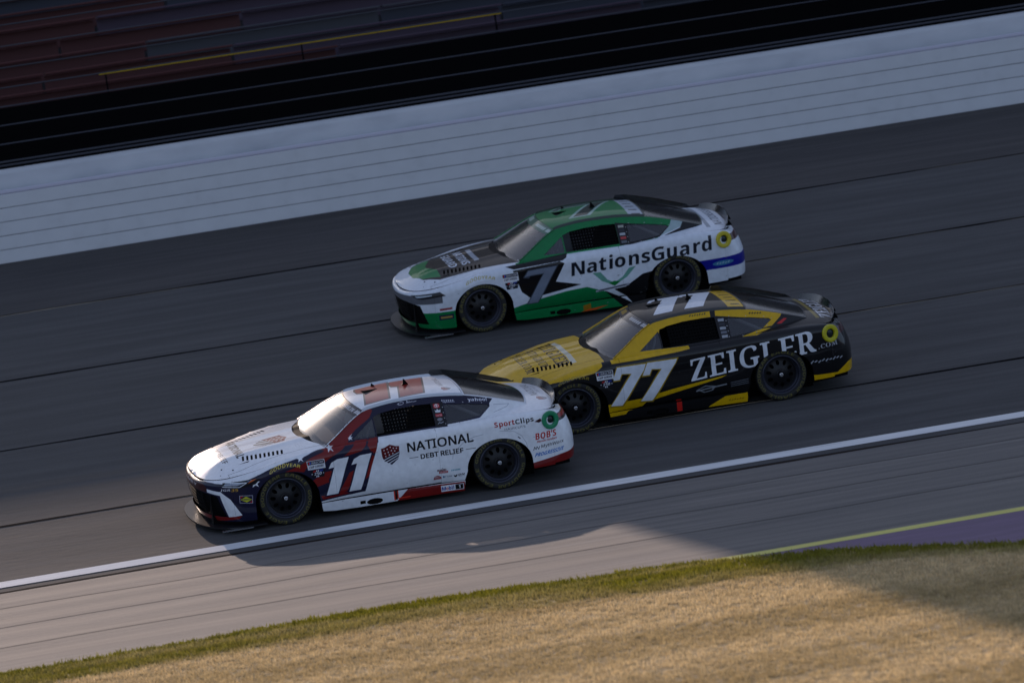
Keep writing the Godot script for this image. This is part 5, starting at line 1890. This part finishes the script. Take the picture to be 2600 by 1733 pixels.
	bk.lathe(PackedVector2Array([Vector2(0.225, -0.11), Vector2(0.205, -0.115), Vector2(0.16, -0.13), Vector2(0.0, -0.13)]), 32)
	wheel_mesh.brake = bk.mesh()
	var hb := Faces.new()
	hb.lathe(PackedVector2Array([Vector2(0.060, -0.045), Vector2(0.056, -0.030), Vector2(0.042, -0.028), Vector2(0.040, -0.034)]), 24)
	hb.lathe(PackedVector2Array([Vector2(0.036, -0.04), Vector2(0.036, -0.006), Vector2(0.030, 0.0)]), 6)
	wheel_mesh.hub = hb.mesh()
	var nu := Faces.new()
	nu.lathe(PackedVector2Array([Vector2(0.029, -0.002), Vector2(0.027, 0.010), Vector2(0.020, 0.016), Vector2(0.011, 0.014), Vector2(0.0, 0.013)]), 20)
	wheel_mesh.nut = nu.mesh()

var wheel_mesh := {}

func turned(m: ArrayMesh, t: Transform3D) -> ArrayMesh:
	var a := m.surface_get_arrays(0)
	var V: PackedVector3Array = a[Mesh.ARRAY_VERTEX]
	var N: PackedVector3Array = a[Mesh.ARRAY_NORMAL]
	for i in V.size():
		V[i] = t * V[i]
		N[i] = t.basis * N[i]
	a[Mesh.ARRAY_VERTEX] = V
	a[Mesh.ARRAY_NORMAL] = N
	return mesh_of([a])

func tyre_print() -> StandardMaterial3D:
	var k := Canvas.new()
	k.ppm = 2048.0
	k.img = Image.create(4096, 192, false, Image.FORMAT_RGB8)
	k.img.fill(Color8(22, 22, 23))
	k.ox = 0.0
	k.oy = 0.09375
	k.sgn = -1.0
	var c := Color8(92, 86, 38)
	for i in 2:
		k.text("GOODYEAR", Vector2(0.03 + i, 0.026), Vector2(0.52, 0.0), Vector2(0, 0.052), c, bold)
		k.text("EAGLE", Vector2(0.62 + i, 0.026), Vector2(0.34, 0.0), Vector2(0, 0.052), c, bold, 0.02)
	var m := mat("tyre sidewall", Color.WHITE, 0.75)
	m.albedo_texture = ImageTexture.create_from_image(speckle(k.img, 0.25, 77))
	return m

func wheel(parent: Node3D, at: Vector3, left: bool, turn: float) -> void:
	var w := Node3D.new()
	w.name = "wheel"
	parent.add_child(w, true)
	w.position = at
	w.basis = Basis(Vector3.UP, 0.0 if left else PI) * Basis(Vector3.BACK, turn)
	put("tyre", wheel_mesh.tyre, M.rubber, w)
	put("sidewall", wheel_mesh.sidewall, M.sidewall, w)
	put("rim", wheel_mesh.rim, M.rim, w)
	put("disc", wheel_mesh.disc, M.disc, w)
	put("brake", wheel_mesh.brake, M.black, w)
	put("hub", wheel_mesh.hub, M.disc, w)
	put("lug_nut", wheel_mesh.nut, M.silver, w)

func cars() -> void:
	fonts()
	M.black = mat("black plastic", Color8(8, 8, 10), 0.6)
	M.mesh = mat("grille mesh", Color8(9, 9, 11), 0.8)
	M.carbon = mat("carbon", Color8(22, 22, 26), 0.32)
	M.silver = mat("bright steel", Color8(200, 200, 204), 0.25, 0.9)
	M.cap = mat("filler cap", Color8(30, 40, 40), 0.3, 0.4)
	M.net = mat("window net", Color8(7, 7, 8), 0.85)
	M.cage = mat("cage paint", Color8(120, 124, 130), 0.45)
	M.rubber = mat("tyre rubber", Color8(24, 24, 26), 0.85)
	M.rim = mat("rim", Color8(60, 62, 74), 0.35, 0.6)
	M.disc = mat("wheel disc", Color8(19, 19, 22), 0.45, 0.3)
	M.glass = mat("polycarbonate", Color(0.10, 0.12, 0.15, 0.45), 0.16)
	M.glass.clearcoat_enabled = true
	M.glass.clearcoat = 1.0
	M.glass.clearcoat_roughness = 0.12
	M.glass.metallic_specular = 0.9
	M.glass.transparency = BaseMaterial3D.TRANSPARENCY_ALPHA
	M.rear_glass = mat("rear polycarbonate", Color(0.07, 0.06, 0.06, 0.72), 0.14)
	M.rear_glass.transparency = BaseMaterial3D.TRANSPARENCY_ALPHA
	M.smoke = mat("smoked spoiler", Color(0.03, 0.03, 0.035, 0.82), 0.12)
	M.smoke.transparency = BaseMaterial3D.TRANSPARENCY_ALPHA
	for q in ["black", "mesh", "net", "rubber"]:
		M[q].metallic_specular = 0.2
	M.sidewall = tyre_print()
	build_parts()
	var looks := [
		[paint_eleven(), Vector3(0, 0, 0), 0.0, "white race car with navy and red front and number 11, nearest on the white line", 0.3],
		[paint_zeigler(), Vector3(4.342, 0, -2.131), -0.0079, "black and yellow race car number 77 half hidden behind the white car's tail", 1.1],
		[paint_green(), Vector3(4.648, 0, -8.53), -0.0313, "green, white and black race car number 7 running highest on the track", 2.0],
	]
	for i in 3:
		var L: Dictionary = looks[i][0]
		var car := Node3D.new()
		car.name = "race_car" if i == 0 else "race_car_%03d" % i
		add_child(car)
		var b: Basis = bankb * Basis(Vector3.UP, looks[i][2])
		car.transform = Transform3D(b, bankb * looks[i][1])
		tag(car, looks[i][3], "race car", "race cars on the banked track")
		var mats := {"side": L.side, "side_r": L.side_r, "top": L.top, "banner": L.banner, "filler": mat("filler ring", L.filler, 0.4), "rail": mat("rail paint", L.rail, 0.3), "trim": mat("screen trim", L.trim, 0.35)}
		for q in ["black", "mesh", "carbon", "silver", "cap", "net", "cage", "glass", "rear_glass", "smoke"]:
			mats[q] = M[q]
		var made := []
		for p in parts:
			var ms := []
			for key in p[2]:
				ms.append(mats[key])
			made.append(put(p[0], p[1], ms, car if p[3] < 0 else made[p[3]]))
		for x in [0.0, 2.794]:
			for sg in [1.0, -1.0]:
				wheel(car, Vector3(x, 0.348, 0.952 * sg), sg > 0, looks[i][4] + x)
